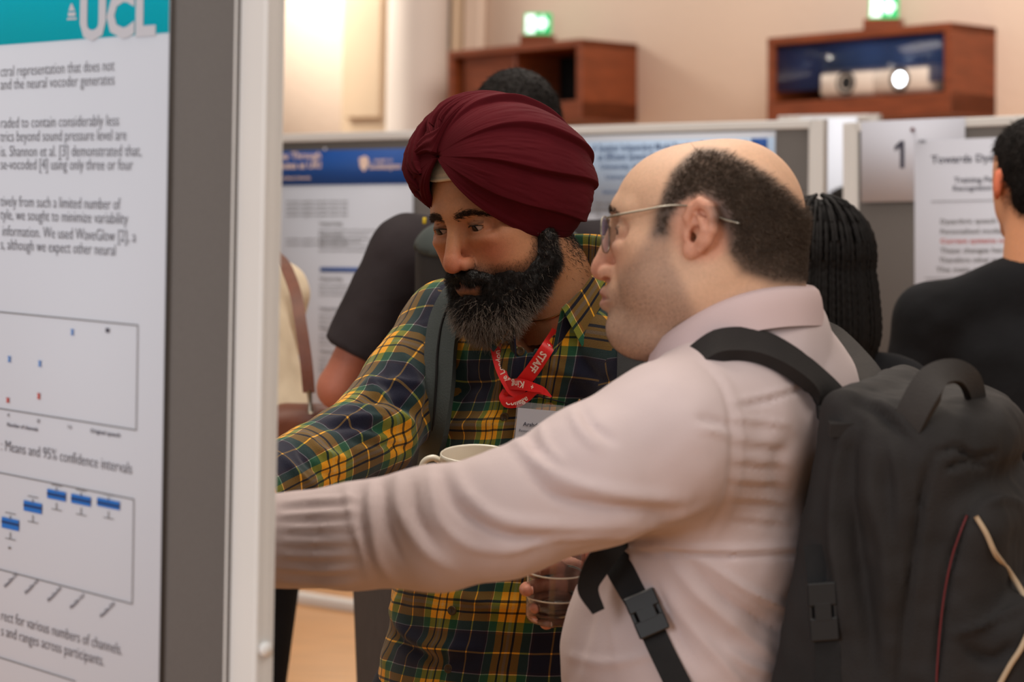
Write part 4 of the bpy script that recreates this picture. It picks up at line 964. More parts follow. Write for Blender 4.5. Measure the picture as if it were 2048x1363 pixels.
# shaved stubble
P1_ = [hb(*q, 28) for q in ((1306, 462), (1335, 462), (1338, 520), (1362, 560), (1385, 615), (1370, 665), (1330, 740), (1180, 740), (1180, 590), (1222, 585), (1240, 545), (1275, 515))]
ds_ = polyd(XB[:, 0], XB[:, 2], P1_); w = sstep(.006, -.008, ds_) * (np.hypot(XB[:, 0] - .105, XB[:, 2] + .0715) > .016) + 1e-9
P, Nn = scatter(XB, FB, NB, w, 22000, 41); V, F = strands(P - Nn * .0003, nrm(Nn * .6 + np.array([.1, 0, -.8]) + np.random.default_rng(6).normal(size=P.shape) * .2), .0012, .00010, .1, 1, 3, seed=7); mesh_obj('stubble', toW(V, RB, OB), F, BEARD, person_B, kind='stuff')
# eyebrows
def brow(R, O, X, F, N, lo, z0, y0, y1, parent, n=700, arch=.004, L=.009, tail=.004, xmin=.05, hw=.0042):
    y = np.abs(X[:, 1]); t = np.clip((y - y0) / (y1 - y0), 0, 1); zc = z0 + arch * np.sin(np.pi * np.clip(t * .85 + .1, 0, 1)) - tail * t * t
    w = sstep(y0 - .002, y0 + .009, y) * sstep(y1 + .003, y1 - .008, y) * (X[:, 0] > xmin) * np.exp(-(np.abs(X[:, 2] - zc) / (hw * (.95 - .5 * t))) ** 3) + 1e-9
    P, Nn = scatter(X, F, N, w.astype(float), n, 11); D = nrm(Nn * .35 + np.stack([-.3 + 0 * P[:, 0], np.sign(P[:, 1]) * .95, .15 - .25 * (np.abs(P[:, 1]) - y0) / .03], 1))
    V, Fc = strands(P, D, L, .00034, .15, 2, 3, seed=4); mesh_obj('eyebrows', toW(V, R, O), Fc, BROWM, parent)
brow(RB, OB, XB, FB, NB, 0, .0215, .010, .046, person_B, 380, .004, .005)
def lashes(E, R, O, parent, sz, slit):
    for s in (1, -1):
        a = np.linspace(-1, 1, 11); P = np.stack([E[0] + .0136 - .0060 * a**2 - .001 * a, s * (E[1] + a * .0142), E[2] + sz + slit * np.sqrt(np.maximum(1 - a**2 * .96, 0)) * .95], 1)
        tube_obj('eyelashes', toW(P, R, O), np.r_[.0004, np.full(9, .0009), .0004], BEARD, parent, n=6, k=20)
lashes(EYE_B, RB, OB, person_B, -.001, .0042)
# collar: fold-over band round the neck
cc = W(1466, 655, 2.592)
def ringB(fx, dz, ry, rx, n=22, a0=.42):
    out = []
    for t in np.linspace(a0, 2 * np.pi - a0, n):
        q = np.array([rx * math.cos(t), ry * math.sin(t), 0]); h = dz + fx * math.cos(t) + .022 * math.sin(t) ** 2
        out.append(cc + B_F * q[0] + B_L * q[1] + np.array([0, 0, h]))
    return out
V, F, uv = patch([ringB(-.032, -.050, .074, .086), ringB(-.034, .002, .071, .082), ringB(-.034, .012, .074, .086), ringB(-.036, .000, .080, .092), ringB(-.036, -.030, .084, .097, 22, .30)], 72, 16, .002)
mesh_obj('collar', V, F, PINK2, person_B, label='pink fold-over collar')
# glasses ----------------------------------------------------------------------------------
gl = empty('eyeglasses', tuple(map(float, toW(np.array([[.1, 0, 0]]), RB, OB)[0])), 'thin metal eyeglasses on the balding man in the pink shirt', 'eyeglasses')
def rim(s, n=40):
    t = np.linspace(0, 2 * np.pi, n); sx = np.sign(np.cos(t)) * np.abs(np.cos(t)) ** .75; sz = np.sign(np.sin(t)) * np.abs(np.sin(t)) ** .75
    y = s * (.034 + .025 * sx * s); z = -.003 + .0195 * sz; xx = .1015 - .10 * (np.abs(y) - .010) ** 1 * .35 - .05 * 0 + .12 * z * .0 
    return np.stack([xx + .06 * z, y, z], 1)
for s in (1, -1):
    r = rim(s); tube_obj('rim', toW(r, RB, OB), .0008, METAL, gl, n=8)
    c = r.mean(0); V = np.vstack([r[:-1] + (.0004, 0, 0), r[:-1] - (.0004, 0, 0), c + (.0016, 0, 0), c + (.0008, 0, 0)]); n = len(r) - 1; i = np.arange(n); j = (i + 1) % n
    F = [[a, b, 2 * n] for a, b in zip(i, j)] + [[b + n, a + n, 2 * n + 1] for a, b in zip(i, j)] + [[b, a, a + n, b + n] for a, b in zip(i, j)]
    mesh_obj('lens', toW(V, RB, OB), F, LENS, gl)
    tp = np.array([(.094, s * .060, .014), (.088, s * .069, .0165), (.052, s * .0785, .024), (.018, s * .083, .030), (-.012, s * .0805, .027), (-.030, s * .081, .018), (-.052, s * .080, .0125)])
    t = tube_obj('temple_arm', toW(tp, RB, OB), [.0013, .0013, .0011, .0010, .0010, .0012, .0016], METAL, gl, n=8, k=40)
tube_obj('bridge', toW(np.array([(.1005, -.011, .004), (.1035, 0, .007), (.1005, .011, .004)]), RB, OB), .0009, METAL, gl, n=8, k=10)
# ================================================================== the man in the maroon turban
XA, FA, NA, CA, WA_, NWA = head_mesh(fA, (-.125, -.10, -.175), (.135, .10, .115), .0036, 1, 'A', RA, OA)
A_F = basis((-math.sin(.62), -math.cos(.62), 0))[:, 0]; A_Lv = np.cross((0, 0, 1), A_F)
A_NK = W(1118, 628, 3.20); A_CH = W(1105, 850, 3.25); A_WA = W(1028, 1180, 3.24); A_HP = W(985, 1420, 3.22)
A_SR = W(905, 668, 3.33); A_ER = W(742, 868, 3.16); A_WR = W(425, 1030, 2.84)
A_SL = W(1300, 700, 3.10); A_EL = W(1280, 1060, 3.02); A_WL = W(1065, 1062, 2.96)
A_AX = nrm(A_HP - A_NK)                                      # down the body
person_A = empty('person', (float(A_HP[0]), float(A_HP[1]), 0), 'bearded man in maroon turban and yellow-green plaid shirt looking down', 'person')
def torsoA(P, g):
    d = s_ecap(P, W(1115, 745, 3.23), W(1095, 900, 3.25), (.095 + g, .150 + g), (.112 + g, .160 + g), A_F)
    d = smin(d, s_ecap(P, W(1095, 900, 3.25), A_WA, (.112 + g, .160 + g), (.122 + g, .156 + g), A_F), .03)
    d = smin(d, s_ecap(P, A_WA, A_HP, (.122 + g, .156 + g), (.112 + g, .165 + g), A_F), .03)
    return smin(d, s_chain(P, [A_SR + A_Lv * .03, A_NK + (0, 0, -.05), A_SL - A_Lv * .03], [.050 + g, .060 + g, .050 + g]), .05)
def shirtA(P):
    d = torsoA(P, .012)
    ar = s_chain(P, [A_SR + A_Lv * .02, A_SR, A_ER], [.070, .071, .058], .02); ar = smin(ar, s_chain(P, [A_ER, A_WR], [.059, .042]), .015)
    al = s_chain(P, [A_SL, A_EL, A_WL], [.070, .056, .042], .02)
    d = smin(smin(d, ar, .035), al, .03)
    d = smax(d, -s_cap(P, A_WR + (A_WR - A_ER) * .20, A_WR + (A_ER - A_WR) * .01, .040, .038), .003)
    d = smax(d, -s_ecap(P, A_NK + (-.01, -.02, .12), A_NK + (-.01, -.02, -.03), (.080, .072), (.062, .060), A_F), .01)
    return smax(d, -(P[:, 2] - f32(.80)), .002)
X, F, N = surfnet(shirtA, np.array([-.46, 2.72, .78]), np.array([.36, 3.48, 1.60]), .0085, 1, 2)
SA = [  # sleeve folds
    ([(800, 690), (830, 760), (850, 800)], 12, .004), ([(765, 720), (790, 790), (835, 830)], 10, -.004), ([(735, 750), (760, 790), (820, 850)], 10, .005),
    ([(700, 800), (760, 800), (830, 815)], 9, -.005), ([(690, 815), (760, 825), (830, 850)], 9, .005), ([(720, 770), (780, 760), (845, 775)], 8, .004),
    ([(640, 850), (720, 850), (800, 870)], 9, -.005), ([(655, 840), (740, 838), (810, 850)], 9, .005), ([(610, 865), (640, 900), (700, 920)], 8, .0035),
    ([(590, 880), (620, 930), (680, 960)], 8, -.0035), ([(560, 910), (600, 950), (640, 980)], 8, .003), ([(700, 880), (780, 890), (830, 900)], 8, -.004), ([(845, 640), (860, 700), (858, 780), (850, 850)], 8, -.005),
    # torso
    ([(790, 1180), (800, 1250), (850, 1290), (960, 1300)], 14, .006), ([(770, 1230), (800, 1280), (880, 1325)], 11, -.006), ([(790, 1200), (760, 1260), (775, 1340)], 10, .005),
    ([(900, 1190), (1000, 1210), (1100, 1200)], 14, .004), ([(860, 870), (930, 850), (1000, 840)], 14, .004), ([(850, 830), (900, 790), (1000, 760)], 12, -.004), ([(1010, 700), (1000, 780), (985, 860)], 9, .003), ([(1060, 700), (1120, 740), (1190, 760)], 12, .003),
    ([(1150, 700), (1200, 760), (1230, 760)], 10, -.003), ([(1027, 680), (1005, 780), (975, 900)], 4, -.0018), ([(925, 1180), (905, 1270), (880, 1370)], 4, -.0018)]
X = X + N * (1.45 * strokes(X, N, SA) + .0034 * noise3(X * (1, 1, .6), .06) + .0012 * noise3(X, .022))[:, None]
# seam-true cloth coordinates: torso (0), right sleeve (1), left sleeve (2), along and around
fc = X[F].mean(1)
dT = torsoA(fc.astype(f32), .012); dR = s_chain(fc.astype(f32), [A_SR - A_Lv * .02, A_ER, A_WR], [.071, .058, .040]); dL = s_chain(fc.astype(f32), [A_SL + A_Lv * .02, A_EL, A_WL], [.070, .056, .042])
reg = np.argmin(np.stack([dT, dR + .004, dL + .004]), 0)
def uv_axis(Q, a, b, r, ref, off=(0, 0)):
    t = nrm(b - a); f = nrm(ref - t * (ref @ t)); l = np.cross(t, f); q = Q - a; return np.stack([np.arctan2(q @ l, q @ f) * r + off[0], q @ t + off[1]], 1), 2 * np.pi * r
def bend_uv(Q, a, m, b, r, ref, off):
    u1, per = uv_axis(Q, a, m, r, ref, off); L1 = np.linalg.norm(m - a); u2, _ = uv_axis(Q, m, b, r, ref, off); u2[:, 1] += L1
    w = sstep(-.03, .03, (Q - m) @ nrm(nrm(m - a) + nrm(b - m)))[:, None]; du = u2 - u1; du[:, 0] = (du[:, 0] + per / 2) % per - per / 2
    return u1 + du * w, per
Uv = []
u, pT = uv_axis(X, A_NK + A_F * .0, A_HP, .142, A_F, (-.034, -.036)); u[:, 1] += -.16 * u[:, 0] * (np.abs(u[:, 0]) < .36); Uv.append((u, pT))
Uv.append(bend_uv(X, A_SR, A_ER, A_WR, .060, np.array([-.3, -1, .45]), (.070, .03))); Uv[-1][0][:, 1] *= .82
Uv.append(bend_uv(X, A_SL, A_EL, A_WL, .060, np.array([0., -1, 0]), (0, 0)))
uvl = np.zeros((len(F), 4, 2))
for k, (u, per) in enumerate(Uv):
    m = reg == k; q = u[F[m]]; q[:, :, 0] -= np.round((q[:, :, 0] - q[:, :1, 0]) / per) * per; uvl[m] = q
mesh_obj('shirt', X, F, PLAID, person_A, uv=uvl.reshape(-1, 2), label='mustard, green and navy plaid shirt')
def on_front(px, py, Y0, f=shirtA):
    """first point of the shirt behind a pixel"""
    d = nrm(W(px, py, 3) - CAM); t = Y0 - .25
    for _ in range(60):
        p = CAM + d * t; e = float(f(p[None].astype(f32))[0]); t += max(e, .0006) * .8
        if abs(e) < .0008: break
    return CAM + d * t
def disc(c, n, r, h, m=22):
    ax = basis(n); ax = np.stack([ax[:, 1], ax[:, 2], ax[:, 0]], 1)
    return lathe([(1e-5, h), (r * .55, h), (r * .62, h * 1.35), (r * .9, h * 1.35), (r, h * .8), (r, 0), (r * .9, -h)], m, c, ax), ax
for bx, by in ((1042, 702), (1010, 834), (905, 1220), (898, 1336)):
    c = on_front(bx, by, 3.0); n = nrm(A_F * .8 + nrm(CAM - c) * .5); (V, Fq), ax = disc(c + n * .001, n, .0062, .0016)
    bt = mesh_obj('shirt_button', V, Fq, BUTTON, person_A)
    for a in (45, 135, 225, 315):
        q = c + n * .0034 + (ax[:, 0] * math.cos(math.radians(a)) + ax[:, 1] * math.sin(math.radians(a))) * .0017; V, Fq = ball(q, .0006, 8); mesh_obj('thread_hole', V, Fq, INK, bt)
# chest pocket, its stitched edge
pk = [on_front(1070, 792, 3.0), on_front(1110, 800, 3.0), on_front(1160, 812, 3.0)]
# skin under the clothes
def skinA(P):
    d = torsoA(P, -.006); d = smin(d, s_chain(P, [A_SR, A_ER, A_WR], [.052, .040, .028], .02), .03); d = smin(d, s_chain(P, [A_SL, A_EL, A_WL], [.052, .040, .028], .02), .03)
    d = smax(d, -s_ecap(P, A_NK + (-.01, -.02, .12), A_NK + (-.01, -.02, -.03), (.062, .060), (.045, .045), A_F), .01)
    return smin(d, legs(P, A_HP, 0, A_F), .03)
X2, F2, N2 = surfnet(skinA, np.array([-.48, 2.75, -.02]), np.array([.36, 3.48, 1.56]), .014, 0, 2)
hA_R = hand_parts(A_WR, (-.75, -.45, -.1), (-.1, .2, -1), (.6, -.7, .0), (.1, .9, 1.0, 1.0), s=.96)
MUG_C = W(950, 980, 2.93); mdir = nrm(W(985, 1035, 2.90) - A_WL)
hA_L = hand_parts(A_WL, mdir, (-.2, .6, .1), (0, .2, 1), (.7, .75, .75, .8), spread=.03, s=.96, tdir=(-.7, -.3, -.1))
V3 = [(X2, F2), hand_mesh(hA_R, A_WR, np.array((-.75, -.45, -.1))), hand_mesh(hA_L, A_WL, mdir)]
V, F = join([(WA_, FA)] + V3); cols = np.vstack([CA] + [np.tile(np.array(lin(168, 112, 80)), (len(v), 1)) for v, _ in V3])
mesh_obj('body', V, F, SKIN, person_A, col=cols)
eye_objs(EYE_A, RA, OA, (1, -.20, -.33), person_A); lashes(EYE_A, RA, OA, person_A, -.0018, .0044)
brow(RA, OA, XA, FA, NA, 0, .0252, .0085, .053, person_A, 850, .0080, .0070, .005, .045, .0044)
def trouA(P):
    d = smin(legs(P, A_HP, .02, A_F), s_ecap(P, A_HP, A_HP + (0, 0, .06), (.110, .168), (.112, .165), A_F), .03)
    return smax(smax(d, -(P[:, 2] - f32(.07)), .004), P[:, 2] - f32(A_HP[2] + .06), .004)
X, F, N = surfnet(trouA, np.array([-.35, 2.85, 0]), np.array([.3, 3.55, 1.2]), .016, 0, 2); mesh_obj('trousers', X, F, DENIM, person_A)
# ---- turban: pleats fan from the crossing over the forehead to the nape --------------------------------
TL = lambda L: toW(np.asarray(L, float).reshape(-1, 3), RA, OA)
t_ap = np.array([.093, 0, .110]); t_np = np.array([-.113, 0, -.004]); t_mid = (t_ap + t_np) / 2; t_ax = nrm(t_np - t_ap); t_up = nrm(np.array([0, 0, 1.]) - t_ax * t_ax[2]); t_hl = .5 * np.linalg.norm(t_np - t_ap)
def turb(S, PH, grow=0.0, pleat=1.0):
    """S 0..1 from the forehead crossing to the nape, PH angle round that axis: 0 on top, + to his left"""
    S = np.maximum(S, -.012); al = np.pi * (S * .97 + .015); prof = np.sin(al) ** .70; up, sd = np.cos(PH), np.sin(PH)
    rt = 1 / np.sqrt((np.maximum(up, 0) / .100) ** 2 + (np.minimum(up, 0) / .105) ** 2 + (sd / np.where(sd < 0, .105, .119)) ** 2)
    far = sstep(.12, -.12, PH) * sstep(-.2, -.5, -np.abs(PH) * 0 - .3)                       # his right side: finer pleats
    left = PH > 0
    nl = np.where(left, 8.0, 15.0); u = np.abs(PH) / 2.2 * nl * .5 + .18 * np.sin(2.2 * S + PH * 3.1) + .05 * np.sin(11 * S + 4 * PH)
    fr = u % 1.0; tooth = fr ** 1.3 * (1 - sstep(.90, 1, fr)) * np.where(left, .0115, .0065)
    nz = noise3(np.stack([S.ravel() * .35, PH.ravel(), 0 * S.ravel()], 1), .055).reshape(S.shape) + .6 * noise3(np.stack([S.ravel() * .5 + 3, PH.ravel(), 0 * S.ravel()], 1), .028).reshape(S.shape); fine = nz * .0011 * (1.15 - .7 * np.sin(np.pi * S)) * np.where(left, 1, 1.5)
    bow = np.exp(-((PH - .05 - .25 * S) / .20) ** 2) * sstep(.55, .10, S) * .012               # the twist that runs up from the crossing
    hug = 1 - sstep(1.6, 2.35, np.abs(PH)) * np.where(left, .06, .22) * sstep(1.0, .45, S)
    q = rt * prof * hug + grow + (tooth + fine + bow) * np.sin(np.pi * np.clip(S, .02, .98)) ** .45 * pleat
    return t_mid + t_ax * (-np.cos(al) * (t_hl + grow))[..., None] + t_up * (q * up)[..., None] + np.array([0, 1., 0]) * (q * sd)[..., None]
def turb_mesh(s, ph, grow=0.0, th=.006, pleat=1.0):
    S, PH = np.meshgrid(s, ph, indexing='ij'); Po = turb(S, PH, grow, pleat); Pi = turb(S, PH, grow - th, 0)
    n = Po.shape[0] * Po.shape[1]; nu, nv = S.shape; V = np.vstack([Po.reshape(-1, 3), Pi.reshape(-1, 3)]); F = grid_faces(nu, nv)
    e = [np.arange(nv), (nu - 1) * nv + np.arange(nv)[::-1], (np.arange(nu) * nv)[::-1], np.arange(nu) * nv + nv - 1]
    return TL(V), np.vstack([F[:, ::-1], F + n] + [np.stack([q[1:], q[:-1], q[:-1] + n, q[1:] + n], 1) for q in e])
V, F = turb_mesh(np.linspace(-.010, 1, 230), np.linspace(-2.50, 2.43, 680)); tb = mesh_obj('turban', V, F, MAROON, person_A, label='maroon pleated turban')
# crossing folds that climb from the forehead to the top
def fold(sp, w, h, n=90, m=15, name='fold'):
    sp = cr(np.array([(a, b, 0) for a, b in sp]), n)[:, :2]; t = np.gradient(sp, axis=0); t /= np.linalg.norm(t, axis=1, keepdims=True); s = np.stack([-t[:, 1], t[:, 0]], 1)
    v = np.linspace(-1, 1, m); k = np.sin(np.pi * np.clip(np.linspace(0, 1, n), .005, .995)) ** .5
    S = sp[:, None, 0] + s[:, None, 0] * v * w * k[:, None] * .45; PH = sp[:, None, 1] + s[:, None, 1] * v * w * k[:, None]
    g = h * np.sqrt(np.clip(1 - v ** 2, 0, 1)) * k[:, None] + .0012 * np.sin(v * 9 + 1) - .003 * (np.abs(v) > .98)
    P = turb(S, PH, 0, .25) + 0; c = nrm(P - t_mid); P = P + c * (g + .002)[..., None]
    return TL(P.reshape(-1, 3)), grid_faces(n, m)[:, ::-1]
for sp, w, h in (([(.40, -.05), (.30, -.55), (.22, -1.15), (.18, -1.75), (.17, -2.3)], .15, .0065), ([(.48, -.2), (.41, -.8), (.35, -1.3), (.31, -1.9), (.29, -2.35)], .16, .0065), ([(.33, .0), (.20, -.45), (.115, -.95), (.085, -1.6), (.075, -2.2)], .12, .0060), ([(.025, -.30), (.10, -.42), (.20, -.28), (.33, -.02), (.46, .16), (.56, .24)], .15, .0085), ([(.03, .05), (.10, -.08), (.20, .05), (.33, .22), (.45, .36)], .12, .0060), ([(.14, -1.7), (.06, -1.35), (.022, -.7), (.03, .1), (.10, .25), (.22, .30), (.36, .40)], .10, .0055)):
    V, F = fold(sp, w, h); mesh_obj('turban_fold', V, F, MAROON, tb)
# under-turban showing in the gap
S, PH = np.meshgrid(np.linspace(0, 1, 60), np.linspace(-np.pi, np.pi, 90), indexing='ij')
def patka(P):
    d = s_ell(P, (-.006, 0, .046), (.1025, .0855, .089)); d = np.maximum(d, -(P[:, 2] - f32(.0745) + .12 * (f32(.08) - P[:, 0]) * -1 * 0)); 
    return np.maximum(d, -s_ell(P, (-.006, 0, .046), (.092, .077, .081)))
X, F, N = surfnet(patka, np.array([-.12, -.1, .05]), np.array([.12, .1, .15]), .004, 1, 2)
X = X + N * (.0008 * np.sin(X[:, 2] * 900))[:, None] * (X[:, 2:3] < .083); mesh_obj('under_turban', TL(X), F, PATKA, person_A, label='cream under-turban band on the forehead')
# ---- beard ------------------------------------------------------------------------------
X, F, N = surfnet(beardf, np.array([-.03, -.09, -.19]), np.array([.125, .09, .03]), .0036, 1, 2)
out = fA((X).astype(f32)); X = X + N * (.0022 * noise3(X, .009) + .0012 * noise3(X, .004))[:, None]
bd = mesh_obj('beard', TL(X), F, BEARD, person_A, label='black bushy beard streaked with grey')
w = (fA(X.astype(f32)) > -.001) * 1.0 + 1e-9; P, Nn = scatter(X, F, N, w, 15000, 21); g = np.random.default_rng(8)
low = sstep(-.06, -.12, P[:, 2]); dn = np.stack([.35 + 0 * P[:, 0], np.sign(P[:, 1]) * .15, -1 + 0 * P[:, 0]], 1); dn[:, 0] -= low * .5
mu = (P[:, 0] > .08) & (P[:, 2] > -.062); dn[mu] = np.stack([.15 + 0 * P[mu, 0], np.sign(P[mu, 1]) * .9, -.55 + 0 * P[mu, 0]], 1)
D = nrm(Nn * (.35 + .35 * low)[:, None] + dn * .6 + g.normal(size=P.shape) * .28); L = np.interp(P[:, 2], [-.13, -.11, -.08, -.04, .0], [.017, .016, .012, .009, .006]) * g.uniform(.6, 1.3, len(P)); L[mu] = .010 * g.uniform(.6, 1.2, mu.sum())
V, F3 = strands(P - Nn * .001, D, L, .00032, .45, 5, 3, seed=3); mesh_obj('beard_hair', TL(V), F3, BEARD, bd, kind='stuff')
w2 = w * (np.exp(-((X[:, 2] + .122) / .022) ** 2) * 1.2 + .10 * np.exp(-((X[:, 0] - .012) / .02) ** 2 - ((X[:, 2] + .02) / .03) ** 2) + .004); P, Nn = scatter(X, F, N, w2, 4600, 22)
low = sstep(-.07, -.15, P[:, 2]); dn = np.stack([.25 - low * .4, np.sign(P[:, 1]) * .2, -1 + 0 * P[:, 0]], 1); D = nrm(Nn * .6 + dn * .55 + g.normal(size=P.shape) * .3)
V, F3 = strands(P, D, np.interp(P[:, 2], [-.13, -.10, -.05, 0], [.024, .018, .010, .007]) * g.uniform(.7, 1.3, len(P)), .00036, .55, 7, 3, seed=6); mesh_obj('grey_hair', TL(V), F3, GREY_HAIR, bd, kind='stuff', label='silver-grey strands of the beard')
# short hairs that feather the beard line and stray hair behind the ear
hx = skin_w = None
Lx = XA; y = np.abs(Lx[:, 1]); db = beardf(Lx.astype(f32)); w = sstep(.016, .0, db) * (db > -.004) * (Lx[:, 2] < .01) * (Lx[:, 0] < .098) + 1e-9
P, Nn = scatter(XA, FA, NA, w, 8000, 31); D = nrm(Nn * .45 + np.array([.1, 0, -.8]) + g.normal(size=P.shape) * .35)
V, F3 = strands(P, D, .0032, .00010, .10, 2, 3, seed=12); mesh_obj('stubble', TL(V), F3, BEARD, bd, kind='stuff')
w = np.exp(-((XA[:, 0] + .055) / .022) ** 2 - ((XA[:, 2] + .045) / .028) ** 2) + 1e-9; P, Nn = scatter(XA, FA, NA, w, 2000, 33); D = nrm(Nn * .4 + np.array([-.3, 0, -.9]) + g.normal(size=P.shape) * .3)
V, F3 = strands(P, D, .006, .00028, .3, 3, 3, seed=13); mesh_obj('nape_hair', TL(V), F3, BEARD, person_A, kind='stuff')
# ---- plaid collar ------------------------------------------------------------------------
ca = W(1112, 566, 3.165)
def ringA(dz, r, a0, tip=0.0, a1=.3, n=26):
    out = []
    for t in np.linspace(a0, 2 * np.pi - a1, n):
        c, s = math.cos(t), math.sin(t); e = sstep(a0 + .55, a0, t)
        out.append(ca + A_F * (r * 1.02 * c) + A_Lv * r * s * 1.0 + np.array([0, 0, dz - .060 * c + .024 * s * s - tip * e]))
    return out
V, F, uv = patch([ringA(-.048, .060, .55), ringA(-.004, .067, .70), ringA(.004, .0705, .74), ringA(-.006, .075, .78), ringA(-.042, .088, 1.02, .022, .5)], 110, 18, .0022)
u = uv * (.50, .095) + (.02, .05); mesh_obj('collar', V, F, PLAID, person_A, uv=u[F].reshape(-1, 2), label='plaid button-down collar')
# ---- red lanyard -------------------------------------------------------------------------
def onA(px, py, lift=.003, Y0=3.05):
    c = on_front(px, py, Y0); return c + nrm(CAM - c) * lift
lan = empty('lanyard', tuple(map(float, onA(1022, 790))), 'red printed neck lanyard tied in a loop on the plaid shirt', 'lanyard')
toC = nrm(CAM - W(1030, 740, 3.1))
def lan_rib(pts, w, lifts=None, k=40, name='strap', th=.0012):
    P = np.array([onA(x, y, (lifts[i] if lifts is not None else .004)) for i, (x, y) in enumerate(pts)])
    t = nrm(np.gradient(P, axis=0)); sd = nrm(np.cross(t, toC)); V, F, uv = ribbon(P, sd, np.asarray(w) / 1511., th, k); mesh_obj(name, V, F, RED, lan); return P, sd
PR, sR = lan_rib([(1150, 600), (1127, 640), (1098, 690), (1065, 740), (1030, 782), (1012, 800)], [20, 22, 26, 28, 27, 24], [.010, .008, .005, .005, .007, .006])
PL, sL = lan_rib([(1000, 610), (994, 650), (993, 690), (1000, 730), (1013, 762), (1028, 780), (1050, 786)], [25, 25, 25, 22, 20, 24, 22], [.020, .012, .005, .005, .008, .010, .009])
lan_rib([(1008, 778), (1006, 792), (1014, 803), (1034, 803), (1056, 792), (1072, 782), (1088, 784), (1103, 793)], [6, 16, 22, 22, 18, 12, 10, 3], [.009, .011, .012, .012, .011, .012, .013, .012], 60)
lan_rib([(1012, 770), (1040, 768), (1066, 774), (1086, 780), (1102, 792)], [18, 22, 18, 12, 3], [.010, .013, .013, .012, .011], 40)
def along(P, sd, t0, up=1):
    q = cr(P, 60); i = int(t0 * 59); d = nrm(q[min(i + 2, 59)] - q[max(i - 2, 0)]); c = q[i]; return c, d
def rib_text(P, sd, txt, s0, h, w, rev=False, off=0.0, bold=.02):
    """letters that follow a ribbon; s0 = start as a share of its length"""
    q = cr(P, 120); S = cr(sd, 120); d = np.r_[0, np.cumsum(np.linalg.norm(np.diff(q, axis=0), axis=1))]; V, F = text_mesh(txt, bold); V = V.copy(); L = V[:, 0].max(); x = V[:, 0] * w / L
    s = np.clip(s0 * d[-1] + (-x if rev else x), 0, d[-1]); g = lambda A: np.stack([np.interp(s, d, A[:, k]) for k in range(3)], 1); c, sv = g(q), nrm(g(S)); t = nrm(g(np.gradient(q, axis=0))) * (-1 if rev else 1)
    n = nrm(np.cross(t, sv)); n *= np.sign(n @ toC)[:, None]; y = nrm(np.cross(n, t)); return c + y * (V[:, 1:2] * h - h * .34 + off) + n * .0011, F
kc_ = [(1008, 778), (1006, 792), (1014, 803), (1034, 803), (1056, 792), (1072, 782)]; PK = np.array([onA(x, y, l) for (x, y), l in zip(kc_, [.009, .011, .012, .012, .011, .012])]); sK = nrm(np.cross(nrm(np.gradient(PK, axis=0)), toC))
k2_ = [(1012, 770), (1040, 768), (1066, 774), (1086, 780), (1102, 792)]; PJ = np.array([onA(x, y, l) for (x, y), l in zip(k2_, [.010, .013, .013, .012, .011])]); sJ = nrm(np.cross(nrm(np.gradient(PJ, axis=0)), toC))
pc = [rib_text(PR, sR, 'STAFF', .67, .0130, .031, bold=.035), rib_text(PR, sR, '+', .62, .012, .004), rib_text(PR, sR, '+', .87, .012, .004), rib_text(PL, sL, 'ge London', .78, .0105, .046, rev=True), rib_text(PL, sL, '+', .16, .012, .004, rev=True),
      rib_text(PJ, sJ, 'King', .45, .0125, .021, rev=True), rib_text(PJ, sJ, '+', .58, .011, .004), rib_text(PK, sK, 'College', .28, .0125, .033)]
V, F = jp(pc); mesh_obj('lettering', V, F, WHITEP, lan, smooth=False, kind='stuff')
# ---- name badge --------------------------------------------------------------------------
q = [onA(1036, 815, .016), onA(1138, 824, .016), onA(1028, 905, .016), onA(1130, 915, .016)]
bx = nrm(q[1] - q[0]); by = nrm(q[0] - q[2]); bn = nrm(np.cross(bx, by)); by = np.cross(bn, bx); bw, bh = np.linalg.norm(q[1] - q[0]), .062
bc = q[0] + bx * bw / 2 - by * bh / 2; axb = np.stack([bx, by, bn], 1)
bdg = empty('name_badge', tuple(map(float, bc)), 'white name badge in clear holder pinned to the plaid shirt', 'badge')
V, F = obox(bc, axb, (bw / 2, bh / 2, .0008), .0003); mesh_obj('card', V, F, PAPER2, bdg, smooth=False)
V, F = obox(bc + by * .003, axb, (bw / 2 + .002, bh / 2 + .005, .0014), .0004); mesh_obj('clear_holder', V, F, mat('clear_vinyl', (.75, .75, .8), .12, 0, alpha=.16), bdg, smooth=False)
text_obj('lettering', [(('Arshdeep Singh', bc + by * .0085, bx, by, .0072), dict(align='c', bold=.015, w=.050, lift=.0022)), (('Research Fellow, King\'s College', bc + by * .0005, bx, by, .0052), dict(align='c', w=.060, lift=.0022)), (('London', bc - by * .007, bx, by, .0052), dict(align='c', sq=.8, lift=.0022))], INK, bdg, kind='stuff')
GOLD = mat('brass_pin', lin(200, 150, 90), .3, 0, metal=1)
tube_obj('safety_pin', [onA(1158, 800, .010), onA(1152, 812, .012), onA(1144, 828, .012)], .0009, GOLD, bdg, n=6, k=10)
V, F = ball(onA(1159, 800, .010), .0022, 10); mesh_obj('pin_head', V, F, GOLD, bdg)
p = onA(1097, 811, .002); tm = [(('SUPERDRY'[i], p + _R * (i - 3.5) * .0021 + _U * (.0012 - .00022 * (i - 3.5) ** 2), _R, _U, .0045), dict(align='c', sq=.7, bold=.02)) for i in range(8)]
text_obj('chest_embroidery', tm, mat('orange_thread', lin(190, 120, 60), .8, 0), person_A, label='orange arched embroidery over the pocket')
P = np.array([onA(x, y, .0006) for x, y in ((1048, 788), (1075, 792), (1110, 800), (1165, 814), (1200, 818))]); tube_obj('pocket_edge', P, .0008, DENIM, person_A, n=6, k=30, label='chest pocket hem')
